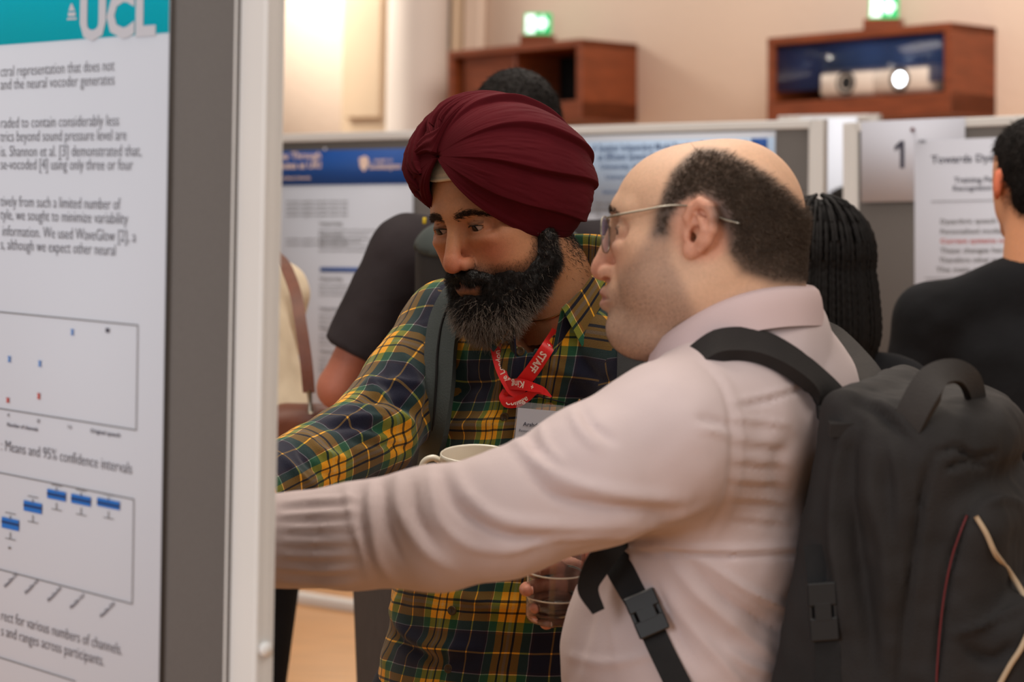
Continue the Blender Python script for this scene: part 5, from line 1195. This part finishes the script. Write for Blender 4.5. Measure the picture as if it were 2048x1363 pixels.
# fine neck chain
P = np.array([on_front(x, y, 3.0, lambda Q: fA(((Q - OA) @ RA).astype(f32))) + toC * .0012 for x, y in ((1030, 640), (1062, 643), (1100, 636), (1128, 622), (1150, 600))])
tube_obj('neck_chain', P, .0011, GOLD, person_A, n=6, k=40)
# ---- backpack of the turbaned man --------------------------------------------------------
bpA = empty('backpack', tuple(map(float, W(1180, 1000, 3.42))), 'grey backpack worn by the man in plaid, mostly its shoulder strap', 'backpack')
sp = [(1035, 560, 3.42), (985, 545, 3.40), (945, 560, 3.33), (917, 590, 3.275), (893, 640, 3.235), (883, 700, 3.20), (880, 770, 3.19), (872, 860, 3.20), (850, 950, 3.28), (835, 1010, 3.38)]
P = WL(sp); P = np.array([p if i in (0, 1, 8, 9) else on_front(sp[i][0], sp[i][1], 3.0) + nrm(CAM - p) * .010 + nrm(A_F) * .002 for i, p in enumerate(P)])
t = nrm(np.gradient(P, axis=0)); sd = nrm(np.cross(t, nrm(A_F * .8 + toC * .6) + np.array([0, 0, .35]))); V, F, uv = ribbon(P, sd, [.042, .042, .042, .043, .043, .042, .040, .037, .034, .03], .012, 70); mesh_obj('shoulder_strap', V, F, STRAPG, bpA)
tube_obj('strap_piping', P + sd * .004 + toC * .008, .0016, WEB, bpA, n=6, k=70)
sp = [(1240, 640, 3.20), (1268, 680, 3.10), (1272, 760, 3.02), (1262, 860, 2.99)]
V, F, uv = ribbon(WL(sp) - toC * -.02, _R, .05, .012, 40); mesh_obj('shoulder_strap', V, F, WEB, bpA)
ab = basis(-A_F); cb = W(1085, 960, 3.25) - A_F * .215
def packA(P): return smin(s_box(P, cb, ab, (.085, .145, .24), .05), s_box(P, cb - A_F * .07 + (0, 0, -.08), ab, (.05, .12, .13), .04), .02)
X, F, N = surfnet(packA, cb - .32, cb + .32, .012, 0, 2); mesh_obj('pack_body', X, F, PACK2, bpA)
# ---- mug ---------------------------------------------------------------------------------
mug = empty('mug', tuple(map(float, MUG_C - (0, 0, .045))), 'white ceramic coffee mug held in front of the plaid shirt', 'mug')
pr = [(1e-4, .004), (.034, .004), (.0365, .010), (.0395, .05), (.0402, .092), (.0412, .0945), (.0425, .0935), (.0428, .090), (.042, .05), (.039, .008), (.0365, 0), (.028, -.001), (1e-4, .001)]
mt = basis((1, 0, .02), (-.06, -.16, 1)); V, F = lathe(pr[::-1], 48, MUG_C - mt[:, 2] * .047, mt); mesh_obj('cup', V, F, CERAM, mug)
hp = np.array([(-.040, 0, .030), (-.052, 0, .036), (-.064, 0, .030), (-.068, 0, .010), (-.064, 0, -.012), (-.052, 0, -.022), (-.038, 0, -.022)]) @ basis((1, -.12, .0)).T
tube_obj('handle', hp @ np.eye(3) + MUG_C + mt[:, 2] * .002, [.0055, .0055, .0052, .005, .005, .0055, .006], CERAM, mug, n=14, k=36, flat=.75, side=(0, 1, 0))
# ---- glass of water ----------------------------------------------------------------------
gls = empty('drinking_glass', tuple(map(float, GL_C - (0, 0, .05))), 'clear glass tumbler of water held under the pink sleeve', 'glass')
gt = basis((1, 0, -.03), (.10, -.10, 1)); gb = GL_C - gt[:, 2] * .036
pr = [(1e-4, .0), (.026, .0), (.0295, .003), (.0305, .008), (.0315, .030), (.0335, .080), (.0345, .115), (.0348, .1165), (.0352, .115), (.0343, .080), (.0322, .030)]
pr = [(1e-4, -.0015), (.025, -.0015), (.029, .0005), (.0315, .006), (.0322, .030), (.0343, .080), (.0354, .115), (.0349, .1168), (.0342, .115), (.0330, .080), (.0306, .030), (.0296, .013), (.026, .010), (1e-4, .009)]
V, F = lathe(pr, 56, gb, gt); mesh_obj('tumbler', V, F, GLASS, gls)
pr = [(1e-4, .0095), (.0258, .0105), (.0290, .0135), (.0300, .024), (.0302, .0285), (.0296, .0290), (1e-4, .0288)]
V, F = lathe(pr, 56, gb, gt); mesh_obj('water', V, F, WATER, gls)
V, F = lathe([(.0335, .058), (.0345, .058), (.0347, .0600), (.0337, .0600)][::-1] + [(.0335, .058)], 56, gb, gt); mesh_obj('bright_line_ring', V, F, CERAM, gls)  # white ring added for the upper bright line on the glass
V, F = lathe([(.0318, .0285), (.0328, .0285), (.0330, .0302), (.0320, .0302)][::-1] + [(.0318, .0285)], 56, gb, gt); mesh_obj('bright_line_ring', V, F, CERAM, gls)  # white ring added for the bright water line above the base
# ================================================================== black backpack of the bald man
bp = empty('backpack', tuple(map(float, W(1800, 1100, 2.5))), 'large black backpack with top loop worn by the bald man', 'backpack')
kF = nrm(np.array([math.cos(.42), -math.sin(.42), -.17])); kU = nrm(np.array([-.12, .0, 1.0]) ); K = basis(kF, kU); kL = K[:, 1]
def KP(px, py, Y): return W(px, py, Y)
k0 = W(1860, 1165, 2.56)
def packB(P):
    q = (P - k0.astype(f32)) @ K.astype(f32)         # x away from his back, y side, z up
    x, y, z = q[:, 0], q[:, 1], q[:, 2]; d = s_box(q, (-.030, 0, -.02), I3, (.075, .150, .225), .055)
    d = smin(d, s_box(q, (-.095, 0, -.02), I3, (.022, .135, .225), .02), .02)
    d = smin(d, s_ecap(q, (-.02, 0, .10), (.03, 0, .17), (.060, .130), (.034, .090), (1, 0, 0)), .04)
    d = smin(d, s_box(q, (.050, 0, -.060), basis((1, 0, .10)), (.055, .135, .190), .045), .012)
    d = smin(d, s_box(q, (.110, 0, -.120), basis((1, 0, .12)), (.048, .120, .150), .042), .010)
    return d
X, F, N = surfnet(packB, k0 - .36, k0 + .36, .010, 1, 2)
SP = [([(1875, 900), (1850, 960), (1835, 1060), (1815, 1200), (1800, 1363)], 7, -.007), ([(1880, 905), (1910, 895), (1960, 915), (1990, 905)], 6, -.006), ([(1890, 940), (1930, 925), (1975, 930)], 6, -.006),
      ([(1950, 1000), (1920, 1060), (1890, 1180), (1870, 1363)], 6, -.007), ([(1720, 850), (1700, 930), (1705, 1050), (1730, 1200), (1750, 1363)], 16, -.008), ([(1690, 850), (1670, 950), (1668, 1080), (1690, 1250)], 12, .005),
      ([(1755, 880), (1745, 980), (1770, 1100), (1780, 1250)], 18, .006), ([(1700, 800), (1760, 830), (1800, 870)], 10, -.005), ([(1740, 800), (1790, 830), (1840, 880)], 9, .005), ([(1780, 870), (1800, 960), (1800, 1080)], 14, .005),
      ([(1900, 1270), (1960, 1250), (2048, 1210)], 6, .005), ([(1930, 1290), (1980, 1320), (2030, 1290)], 12, -.006), ([(1960, 1010), (2010, 1000), (2048, 1010)], 8, .005)]
X = X + N * (1.5 * strokes(X, N, SP) + .0025 * noise3(X, .04) + .0012 * noise3(X, .015))[:, None]
mesh_obj('pack_body', X, F, PACK, bp, label='black fabric pack body with bulging pockets')
def onP(px, py, lift=.002, f=packB, Y0=2.6): 
    c = on_front(px, py, Y0, f); return c + nrm(CAM - c) * lift
HP = WL([(1808, 872, 2.43), (1830, 820, 2.42), (1862, 768, 2.42), (1895, 745, 2.44), (1932, 752, 2.47), (1950, 790, 2.51), (1948, 850, 2.55), (1940, 890, 2.56)]); HT = nrm(np.gradient(HP, axis=0)); HS = nrm(np.cross(HT, toC) * -1.0 + kL * np.array([.5, .55, .7, 1.0, 1.4, 2, 2, 2])[:, None])
V, F, uv = ribbon(WL([(1808, 872, 2.43), (1830, 820, 2.42), (1862, 768, 2.42), (1895, 745, 2.44), (1932, 752, 2.47), (1950, 790, 2.51), (1948, 850, 2.55), (1940, 890, 2.56)]), HS, [.030, .034, .038, .040, .038, .034, .030, .026], .009, 60)
mesh_obj('grab_loop', V, F, PACK2, bp)
tube_obj('red_piping', [onP(x, y, .001) for x, y in ((1934, 1030), (1922, 1060), (1905, 1110), (1890, 1180), (1880, 1260), (1874, 1340), (1872, 1400))], .0011, REDP, bp, n=8, k=60)
tube_obj('beige_cord', [onP(min(x, 2110), y, .004) for x, y in ((1952, 1032), (1972, 1065), (1990, 1105), (2020, 1145), (2048, 1190), (2062, 1240), (2045, 1290), (2020, 1330), (1995, 1375))], [.0026, .0028, .003, .003, .003, .003, .003, .003, .003], CORD, bp, n=8, k=80)
def buckle(c, d, n, w, L, parent, f=1.0):
    s = nrm(np.cross(d, n)); ax = np.stack([s, d, n], 1); pcs = []
    for a, b, hw, hl_, t in ((0, .30, .5, .20, .0045), (0, -.30, .5, .20, .0045)): pcs.append(obox(c + d * b * L + n * .002, ax, (w * hw, L * hl_, t), .0015))
    pcs.append(obox(c + n * .003, ax, (w * .30, L * .16, .0038), .001)); 
    for sg in (1, -1): pcs.append(obox(c + s * sg * w * .42 + n * .002, ax, (w * .07, L * .16, .003), .001))
    V, F = jp(pcs); return mesh_obj('buckle', V, F, PLASTIC, parent, smooth=False)
dn = nrm(W(1650, 1300, 2.5) - W(1640, 1150, 2.5)); P = [onP(x, y, .004) for x, y in ((1632, 1090), (1640, 1160), (1648, 1230), (1655, 1300), (1658, 1390))]
V, F, uv = ribbon(P, nrm(np.cross(dn, toC)), .026, .003, 30); mesh_obj('side_strap', V, F, WEB, bp); buckle(onP(1645, 1222, .010), dn, toC, .030, .060, bp)
def onS(px, py, lift=.004, Y0=2.45): 
    c = on_front(px, py, Y0, shirtB); return c + nrm(CAM - c) * lift
# near shoulder strap over the shirt
sp = [(1395, 712), (1430, 694), (1480, 687), (1530, 696), (1580, 722), (1625, 758), (1665, 808)]
P = np.array([onS(x, y, .008) for x, y in sp]); P[0] = P[1] + (P[1] - P[2]) * .8 + np.array([-.01, .03, -.03]); P = np.vstack([P[0] + (-.02, .03, -.06), P, onP(1700, 860, .0)]); t = nrm(np.gradient(P, axis=0))
sd = nrm(np.cross(t, np.array([0, -.55, .8]))); V, F, uv = ribbon(P, sd, [.036, .036, .038, .040, .041, .042, .042, .040, .040], .014, 60); mesh_obj('shoulder_strap', V, F, PACK, bp)
# far strap
sp = [(1560, 640, 2.72), (1620, 668, 2.74), (1665, 690, 2.74), (1705, 725, 2.70), (1745, 775, 2.64), (1760, 830, 2.60)]
V, F, uv = ribbon(WL(sp), nrm(np.array([.30, .85, .35])), .076, .012, 40); mesh_obj('shoulder_strap', V, F, PACK2, bp)
# lower strap under the arm with its buckle
sp = [(1232, 1108), (1250, 1130), (1268, 1170), (1290, 1225), (1318, 1290), (1362, 1380), (1400, 1460), (1450, 1540)]
P = np.array([onS(x, y, .005) for x, y in sp]); P[0] = W(1228, 1060, 2.56); t = nrm(np.gradient(P, axis=0)); sd = nrm(np.cross(t, toC)); V, F, uv = ribbon(P, sd, [.044, .042, .038, .028, .026, .027, .027, .027], .004, 60); mesh_obj('lower_strap', V, F, WEB, bp)
d = nrm(P[4] - P[3]); buckle(onS(1293, 1226, .010), d, nrm(CAM - P[3]), .034, .046, bp)
P = np.array([onS(1232, 1096, .012), onS(1205, 1118, .014), onS(1184, 1146, .016, 2.45) if False else W(1184, 1150, 2.47), W(1180, 1185, 2.47), W(1194, 1218, 2.47)]); t = nrm(np.gradient(P, axis=0)); sd = nrm(np.cross(t, toC))
P[0] = W(1240, 1070, 2.54); P[1] = W(1210, 1108, 2.50); P[2] = W(1188, 1142, 2.49); P[3] = W(1176, 1178, 2.49); P[4] = W(1197, 1222, 2.49); t = nrm(np.gradient(P, axis=0)); sd = nrm(np.cross(t, toC)); V, F, uv = ribbon(P, sd, [.028, .028, .026, .022, .014], .004, 40); mesh_obj('hanging_strap_end', V, F, WEB, bp)
# ================================================================== people further back
def stander(pos, face, H, label, top, trou, hairm, skin, arms, hair='short', sleeve='long', head_look=None, lean=0.0, sh_w=1.0, drop=.035, slv=.5, hipoff=0, hipf=0):
    """pos: ground point under the neck; arms: per side (elbow, wrist) offsets from the shoulder in (fwd, out, up) metres"""
    R = basis(face); k = H / 1.75; pos = np.asarray(pos, float)
    def L(f, l, z): return pos + R @ np.array([f, l, z]) * 1.0
    r = empty('person', (float(pos[0]), float(pos[1]), 0), label, 'person')
    neck = L(lean, 0, 1.475 * k); hip = L(hipf, hipoff, .93 * k); hd = L(lean + .02, 0, 1.625 * k); Fd = R[:, 0]; Lf = R[:, 1]
    sh = {s: L(lean, s * .185 * k * sh_w, (1.43 - drop) * k) for s in (1, -1)}; A_ = {}
    for s in (1, -1):
        e, w = arms[0 if s == 1 else 1]; e = sh[s] + R @ np.array([e[0], s * e[1], e[2]]); A_[s] = (sh[s], e, e + R @ np.array([w[0], s * w[1], w[2]]))
    hf = basis(head_look if head_look is not None else face)
    def headf(P):
        Q = (P - hd.astype(f32)) @ hf.astype(f32); Q[:, 1] = np.abs(Q[:, 1])
        d = s_ell(Q, (-.008, 0, .035), (.097, .077, .088)); d = smin(d, s_ell(Q, (.03, 0, -.03), (.058, .06, .075)), .03); d = smin(d, s_cap(Q, (.09, 0, .01), (.112, 0, -.03), .008, .012), .012)
        d = smin(d, s_ell(Q, (.07, 0, -.085), (.025, .028, .025)), .02); d = smax(d, -s_ell(Q, (.095, .034, .008), (.015, .016, .010)), .01)
        d = smin(d, s_ell(Q, (.088, 0, -.058), (.012, .024, .006)), .006)
        return smin(d, s_ell(Q, (-.012, .083, .002), (.018, .008, .032), basis((1, -.35, .1))), .006)
    def torso(P, g):
        d = s_ecap(P, neck - (0, 0, .13 + drop), L(hipf * .6, hipoff * .6, 1.12 * k), (.10 + g, .165 * sh_w + g), (.11 + g, .15 + g), Fd)
        d = smin(d, s_ecap(P, L(hipf * .6, hipoff * .6, 1.12 * k), hip, (.11 + g, .15 + g), (.115 + g, .165 + g), Fd), .03)
        return smin(d, s_chain(P, [sh[1], neck - (0, 0, .035), sh[-1]], [.050 + g, .054 + g, .050 + g]), .05)
    hands = {s: nrm(A_[s][2] - A_[s][1]) for s in (1, -1)}
    hp = {s: hand_parts(A_[s][2], hands[s], -Lf * s if abs(hands[s] @ Lf) < .7 else (0, 0, -1), Fd, (.35, .4, .45, .5), s=k * .98) for s in (1, -1)}
    def bodyf(P):
        d = smin(torso(P, -.008), smin(headf(P), s_cap(P, neck - (0, 0, .03), hd + Fd * -.02 - (0, 0, .05), .058, .054), .02), .02)
        for s in (1, -1): d = smin(d, s_chain(P, A_[s], [.050, .038, .026], .015), .02)
        return smin(d, legs(P, hip, 0, Fd), .03)
    allp = np.array([neck, hip, hd, *A_[1], *A_[-1]]); lo = allp.min(0) - .16; hi = allp.max(0) + .16; lo[2] = -.02
    X, F, N = surfnet(bodyf, lo, hi, .0125, 0, 2); parts = [(X, F)]
    for s in (1, -1): parts.append(hand_mesh(hp[s], A_[s][2], hands[s], .007))
    V, F = join(parts); C = np.tile(np.array(skin), (len(V), 1)); q = (V - hd) @ hf; er = (np.abs(q[:, 1]) > .076) & (np.hypot(q[:, 0] + .01, q[:, 2]) < .05); C[er] *= (1.1, .62, .58); mesh_obj('body', V, F, SKIN, r, col=C)
    for s in (1, -1):
        c = hd + hf @ np.array([.080, s * .033, .008]); V, F = ball(c, .0118, 12); e = mesh_obj('eyeball', V, F, EYEW, r)
        V, F = ball(c + hf[:, 0] * .0072, .0058, 10); mesh_obj('iris', V, F, IRIS, e)
    def shirtf(P):
        d = torso(P, .012)
        for s in (1, -1):
            a, e, w = A_[s]
            d = smin(d, s_chain(P, [a, e, w], [.068, .056, .042], .015) if sleeve == 'long' else smax(s_cap(P, a, e, .072, .066), (P - (a + (e - a) * slv).astype(f32)) @ nrm(e - a).astype(f32), .008), .03)
        d = smax(d, -s_cap(P, neck + (0, 0, .035), neck + (0, 0, .15), .056, .056), .008)
        return smax(d, -(P[:, 2] - f32(.90 * k)), .003)
    X, F, N = surfnet(shirtf, lo + (0, 0, .7), hi, .0125, 1, 2); X = X + N * (.004 * noise3(X * (1, 1, .5), .07) + .0015 * noise3(X, .03))[:, None]; mesh_obj('top', X, F, top, r)
    def trf(P): 
        d = smin(legs(P, hip, .018, Fd), s_ecap(P, hip, hip + (0, 0, .07), (.122, .172), (.118, .165), Fd), .03); return smax(smax(d, -(P[:, 2] - f32(.07)), .004), P[:, 2] - f32(hip[2] + .07), .004)
    X, F, N = surfnet(trf, lo * (1, 1, 0), np.array([hi[0], hi[1], hip[2] + .2]), .016, 0, 2); mesh_obj('trousers', X, F, trou, r)
    for s in (1, -1):
        a = hip + Lf * s * .09; V, F = ball((0, 0, 0), 1, 16); V = V * (.14, .048, .045); V = V @ R.T + np.array([a[0], a[1], .045]) + Fd * .05; V[:, 2] = np.maximum(V[:, 2], .002); mesh_obj('shoe', V, F, BLKCLOTH, r)
    if hair == 'short':
        def hf_(P):
            Q = (P - hd.astype(f32)) @ hf.astype(f32); Q[:, 1] = np.abs(Q[:, 1]); d = s_ell(Q, (-.012, 0, .040), (.103, .083, .094)); d = smin(d, s_ell(Q, (-.05, 0, -.02), (.058, .066, .052)), .03)
            d = smax(d, -s_box(Q, (.075, 0, -.02), basis((1, 0, .25)), (.062, .12, .085), .02), .015); d = smax(d, -s_box(Q, (-.012, .09, -.045), I3, (.03, .03, .05), .02), .01); return smax(d, -(Q[:, 2] + .062), .01)
        X, F, N = surfnet(hf_, hd - .14, hd + .16, .006, 1, 2); X = X + N * (.0015 * noise3(X, .008) + .001 * noise3(X, .004))[:, None]; ho = mesh_obj('hair', X, F, hairm, r)
        P, Nn = scatter(X, F, N, np.ones(len(X)), 6000, 17); V, F = strands(P, nrm(Nn * .5 - hf[:, 2] * .8 + np.random.default_rng(1).normal(size=P.shape) * .3), .013, .0005, .3, 3, 3, seed=2); mesh_obj('hair_strands', V, F, hairm, ho, kind='stuff')
    return r, L, R, hd, hf, A_
dark_skin = lin(150, 96, 72); tan_skin = lin(204, 148, 112)
# man in the black T-shirt, back to us
def ground(px, Y): p = W(px, 681, Y); return np.array([p[0], p[1], 0])
r1, L1, R1, hd1, hf1, A1 = stander(ground(1022, 4.55), (-.12, 1, 0), 1.865, 'man in faded black T-shirt reading the blue-header poster, half hidden by turban', DKSHIRT, GREYTROU, DKHAIR, lin(166, 100, 78),
    [((.02, .125, -.255), (.17, -.16, .02)), ((.05, .10, -.27), (.20, -.10, .05))], sleeve='short', slv=.74, sh_w=1.0, hipoff=.10, drop=.01)
bk = empty('backpack', tuple(map(float, L1(-.2, 0, 1.1))), 'black backpack with grey-green lid worn by man in black T-shirt', 'backpack')
kb = L1(-.215, .050, 1.335)
def pk1(P): return smin(s_box(P, kb, basis(-R1[:, 0]), (.075, .150, .235), .06), s_box(P, kb - R1[:, 0] * .06 - (0, 0, .07), basis(-R1[:, 0]), (.05, .13, .13), .04), .02)
X, F, N = surfnet(pk1, kb - .34, kb + .34, .012, 1, 2); mesh_obj('pack_body', X + N * (.004 * noise3(X, .05))[:, None], F, PACK, bk)
def pk2(P): return smax(s_box(P, kb, basis(-R1[:, 0]), (.080, .156, .241), .06), -(P[:, 2] - f32(kb[2] + .195) + .25 * np.abs((P - kb.astype(f32)) @ R1[:, 0].astype(f32))), .01)
X, F, N = surfnet(pk2, kb - .34, kb + .34, .010, 0, 2); mesh_obj('lid', X, F, mat('grey_green_lid_cloth', lin(54, 60, 58), .85, .1, 20), bk)
V, F = obox(W(849, 441, 4.36), I3, (.0035, .003, .006), .001); mesh_obj('yellow_tag', V, F, mat('yellow_tag_cloth', lin(190, 160, 20), .7, 0), bk)
for s in (1, -1):
    P = [L1(-.13, s * .10, 1.40), L1(-.06, s * .11, 1.535), L1(.04, s * .115, 1.53), L1(.12, s * .12, 1.42), L1(.14, s * .13, 1.22), L1(.06, s * .17, 1.06), L1(-.12, s * .15, 1.02)]
    V, F, uv = ribbon(P, R1[:, 1], .055, .012, 50); mesh_obj('shoulder_strap', V, F, PACK, bk)
# woman with braids
r2, L2, R2, hd2, hf2, A2_ = stander(ground(1628, 4.20), (.05, 1, 0), 1.62, 'person with shoulder-length black braids in black top, behind the bald man', BLKCLOTH, DENIM, DKHAIR, dark_skin,
    [((.02, .05, -.27), (.12, .0, -.22)), ((.02, .05, -.27), (.12, .0, -.22))], hair='braids', sh_w=.82)
g = np.random.default_rng(12); BR = mat('black_braids', lin(16, 13, 13), .7, .3, 60, spec=.2); hbr = None
def capf(P):
    Q = (P - hd2.astype(f32)) @ hf2.astype(f32); d = s_ell(Q, (-.012, 0, .036), (.102, .084, .092)); return smax(d, -s_box(Q, (.10, 0, -.04), I3, (.07, .07, .10), .02), .01)
X, F, N = surfnet(capf, hd2 - .14, hd2 + .16, .008, 0, 2); hbr = mesh_obj('hair', X, F, BR, r2)
n = 0
for ring, (el, cnt) in enumerate(((1.45, 9), (1.2, 16), (.9, 26), (.55, 40), (.2, 46), (-.1, 46))):
    for k in range(cnt):
        a = 2 * np.pi * (k + .5 * (ring % 2) + g.uniform(-.2, .2)) / cnt
        if abs((a + np.pi) % (2 * np.pi) - np.pi) < .75: continue
        c = np.array([-.012, 0, .036]); R0 = np.array([.104, .088, .094]); d = lambda e: np.array([math.cos(a) * math.cos(e), math.sin(a) * math.cos(e), math.sin(e)])
        es = np.linspace(el, -.25, 5) if el > -.2 else [-.1, -.25]; jit = g.uniform(0, .005); P = [c + d(e) * (R0 + .002 + jit + .009 * (1.25 - e) / 1.5) for e in es]
        q = P[-1]; o = np.array([math.cos(a) * .005, math.sin(a) * .007, 0]); zb = g.uniform(-.175, -.150)
        P += [q + o + (0, 0, -.04), np.array([q[0] * 1.02, q[1] * 1.06, -.11]) + o, np.array([q[0] * .90, q[1] * .92, zb]) + o * g.uniform(0, 1)]
        P = cr(P, 34); rr = .0043 * (1 + .22 * np.sin(np.arange(34) * 2.4 + g.uniform(0, 6))) * np.r_[np.ones(30), [.9, .8, .6, .3]]
        V, F = tube(hd2 + P @ hf2.T, rr, 7); mesh_obj('braid', V, quads(F), BR, hbr); n += 1
# man in the black jumper at the right edge
r3, L3, R3, hd3, hf3, A3_ = stander(ground(2060, 4.65), (.02, 1, 0), 1.80, 'man in black jumper with short dark hair, back turned, at the right edge', BLKCLOTH, DENIM, DKHAIR, lin(214, 150, 112),
    [((.02, .06, -.28), (.10, -.02, -.24)), ((.02, .06, -.28), (.10, -.02, -.24))], head_look=(-.3, 1, 0), sh_w=1.02, drop=.06)
# person in the cream jumper, with a brown shoulder bag
r4, L4, R4, hd4, hf4, A4_ = stander(ground(534, 4.95), (-.95, .5, 0), 1.77, 'person in cream jumper and black trousers glimpsed beside the white post', CREAM, BLKCLOTH, DKHAIR, tan_skin,
    [((.03, .02, -.27), (.22, .0, -.05)), ((.03, .02, -.27), (.22, .0, -.05))], sh_w=.95, lean=.10, hipf=.075)
bg_ = empty('shoulder_bag', tuple(map(float, W(605, 850, 4.75))), 'brown leather shoulder bag hanging by its strap beside the cream jumper', 'bag')
sp = WL([(545, 505, 5.05), (563, 520, 4.95), (578, 548, 4.82), (592, 590, 4.76), (602, 650, 4.72), (612, 720, 4.70), (618, 785, 4.70)]); V, F, uv = ribbon(sp, _R, .024, .005, 40); mesh_obj('strap', V, F, LEATHER, bg_)
V, F = ball((0, 0, 0), 1, 10); tube_obj('metal_clip', WL([(618, 780, 4.70), (620, 800, 4.70), (621, 826, 4.70)]), [.006, .004, .006], METAL, bg_, n=8, k=8)
def bagf(P): return smin(s_box(P, W(600, 870, 4.76), basis((-.2, 1, 0)), (.045, .085, .055), .03), s_ecap(P, W(575, 832, 4.76), W(632, 832, 4.74), (.02, .02), (.02, .02), (0, 0, 1)), .03)
X, F, N = surfnet(bagf, W(600, 860, 4.75) - .16, W(600, 860, 4.75) + .16, .007, 1, 2); mesh_obj('bag_body', X, F, LEATHER, bg_)
# far figure in the gap
r5, L5, R5, hd5, hf5, A5_ = stander(ground(1690, 8.3), (.9, -.35, 0), 1.70, 'distant person whose dark hair shows in the gap between boards', BLKCLOTH, DENIM, DKHAIR, tan_skin,
    [((.02, .05, -.28), (.12, .0, -.22)), ((.02, .05, -.28), (.12, .0, -.22))])
# loose white base bar lying on the floor beyond the boards
V, F = obox(W(655, 1181, 9.6) * (1, 1, 0) + (0, 0, .02), basis((.80, -.60, 0)), (.9, .035, .02), .006)
tag_ = mesh_obj('floor_rail', V, F, ALU, smooth=False, label='white metal base rail on the wooden floor beyond the boards', cat='rail')
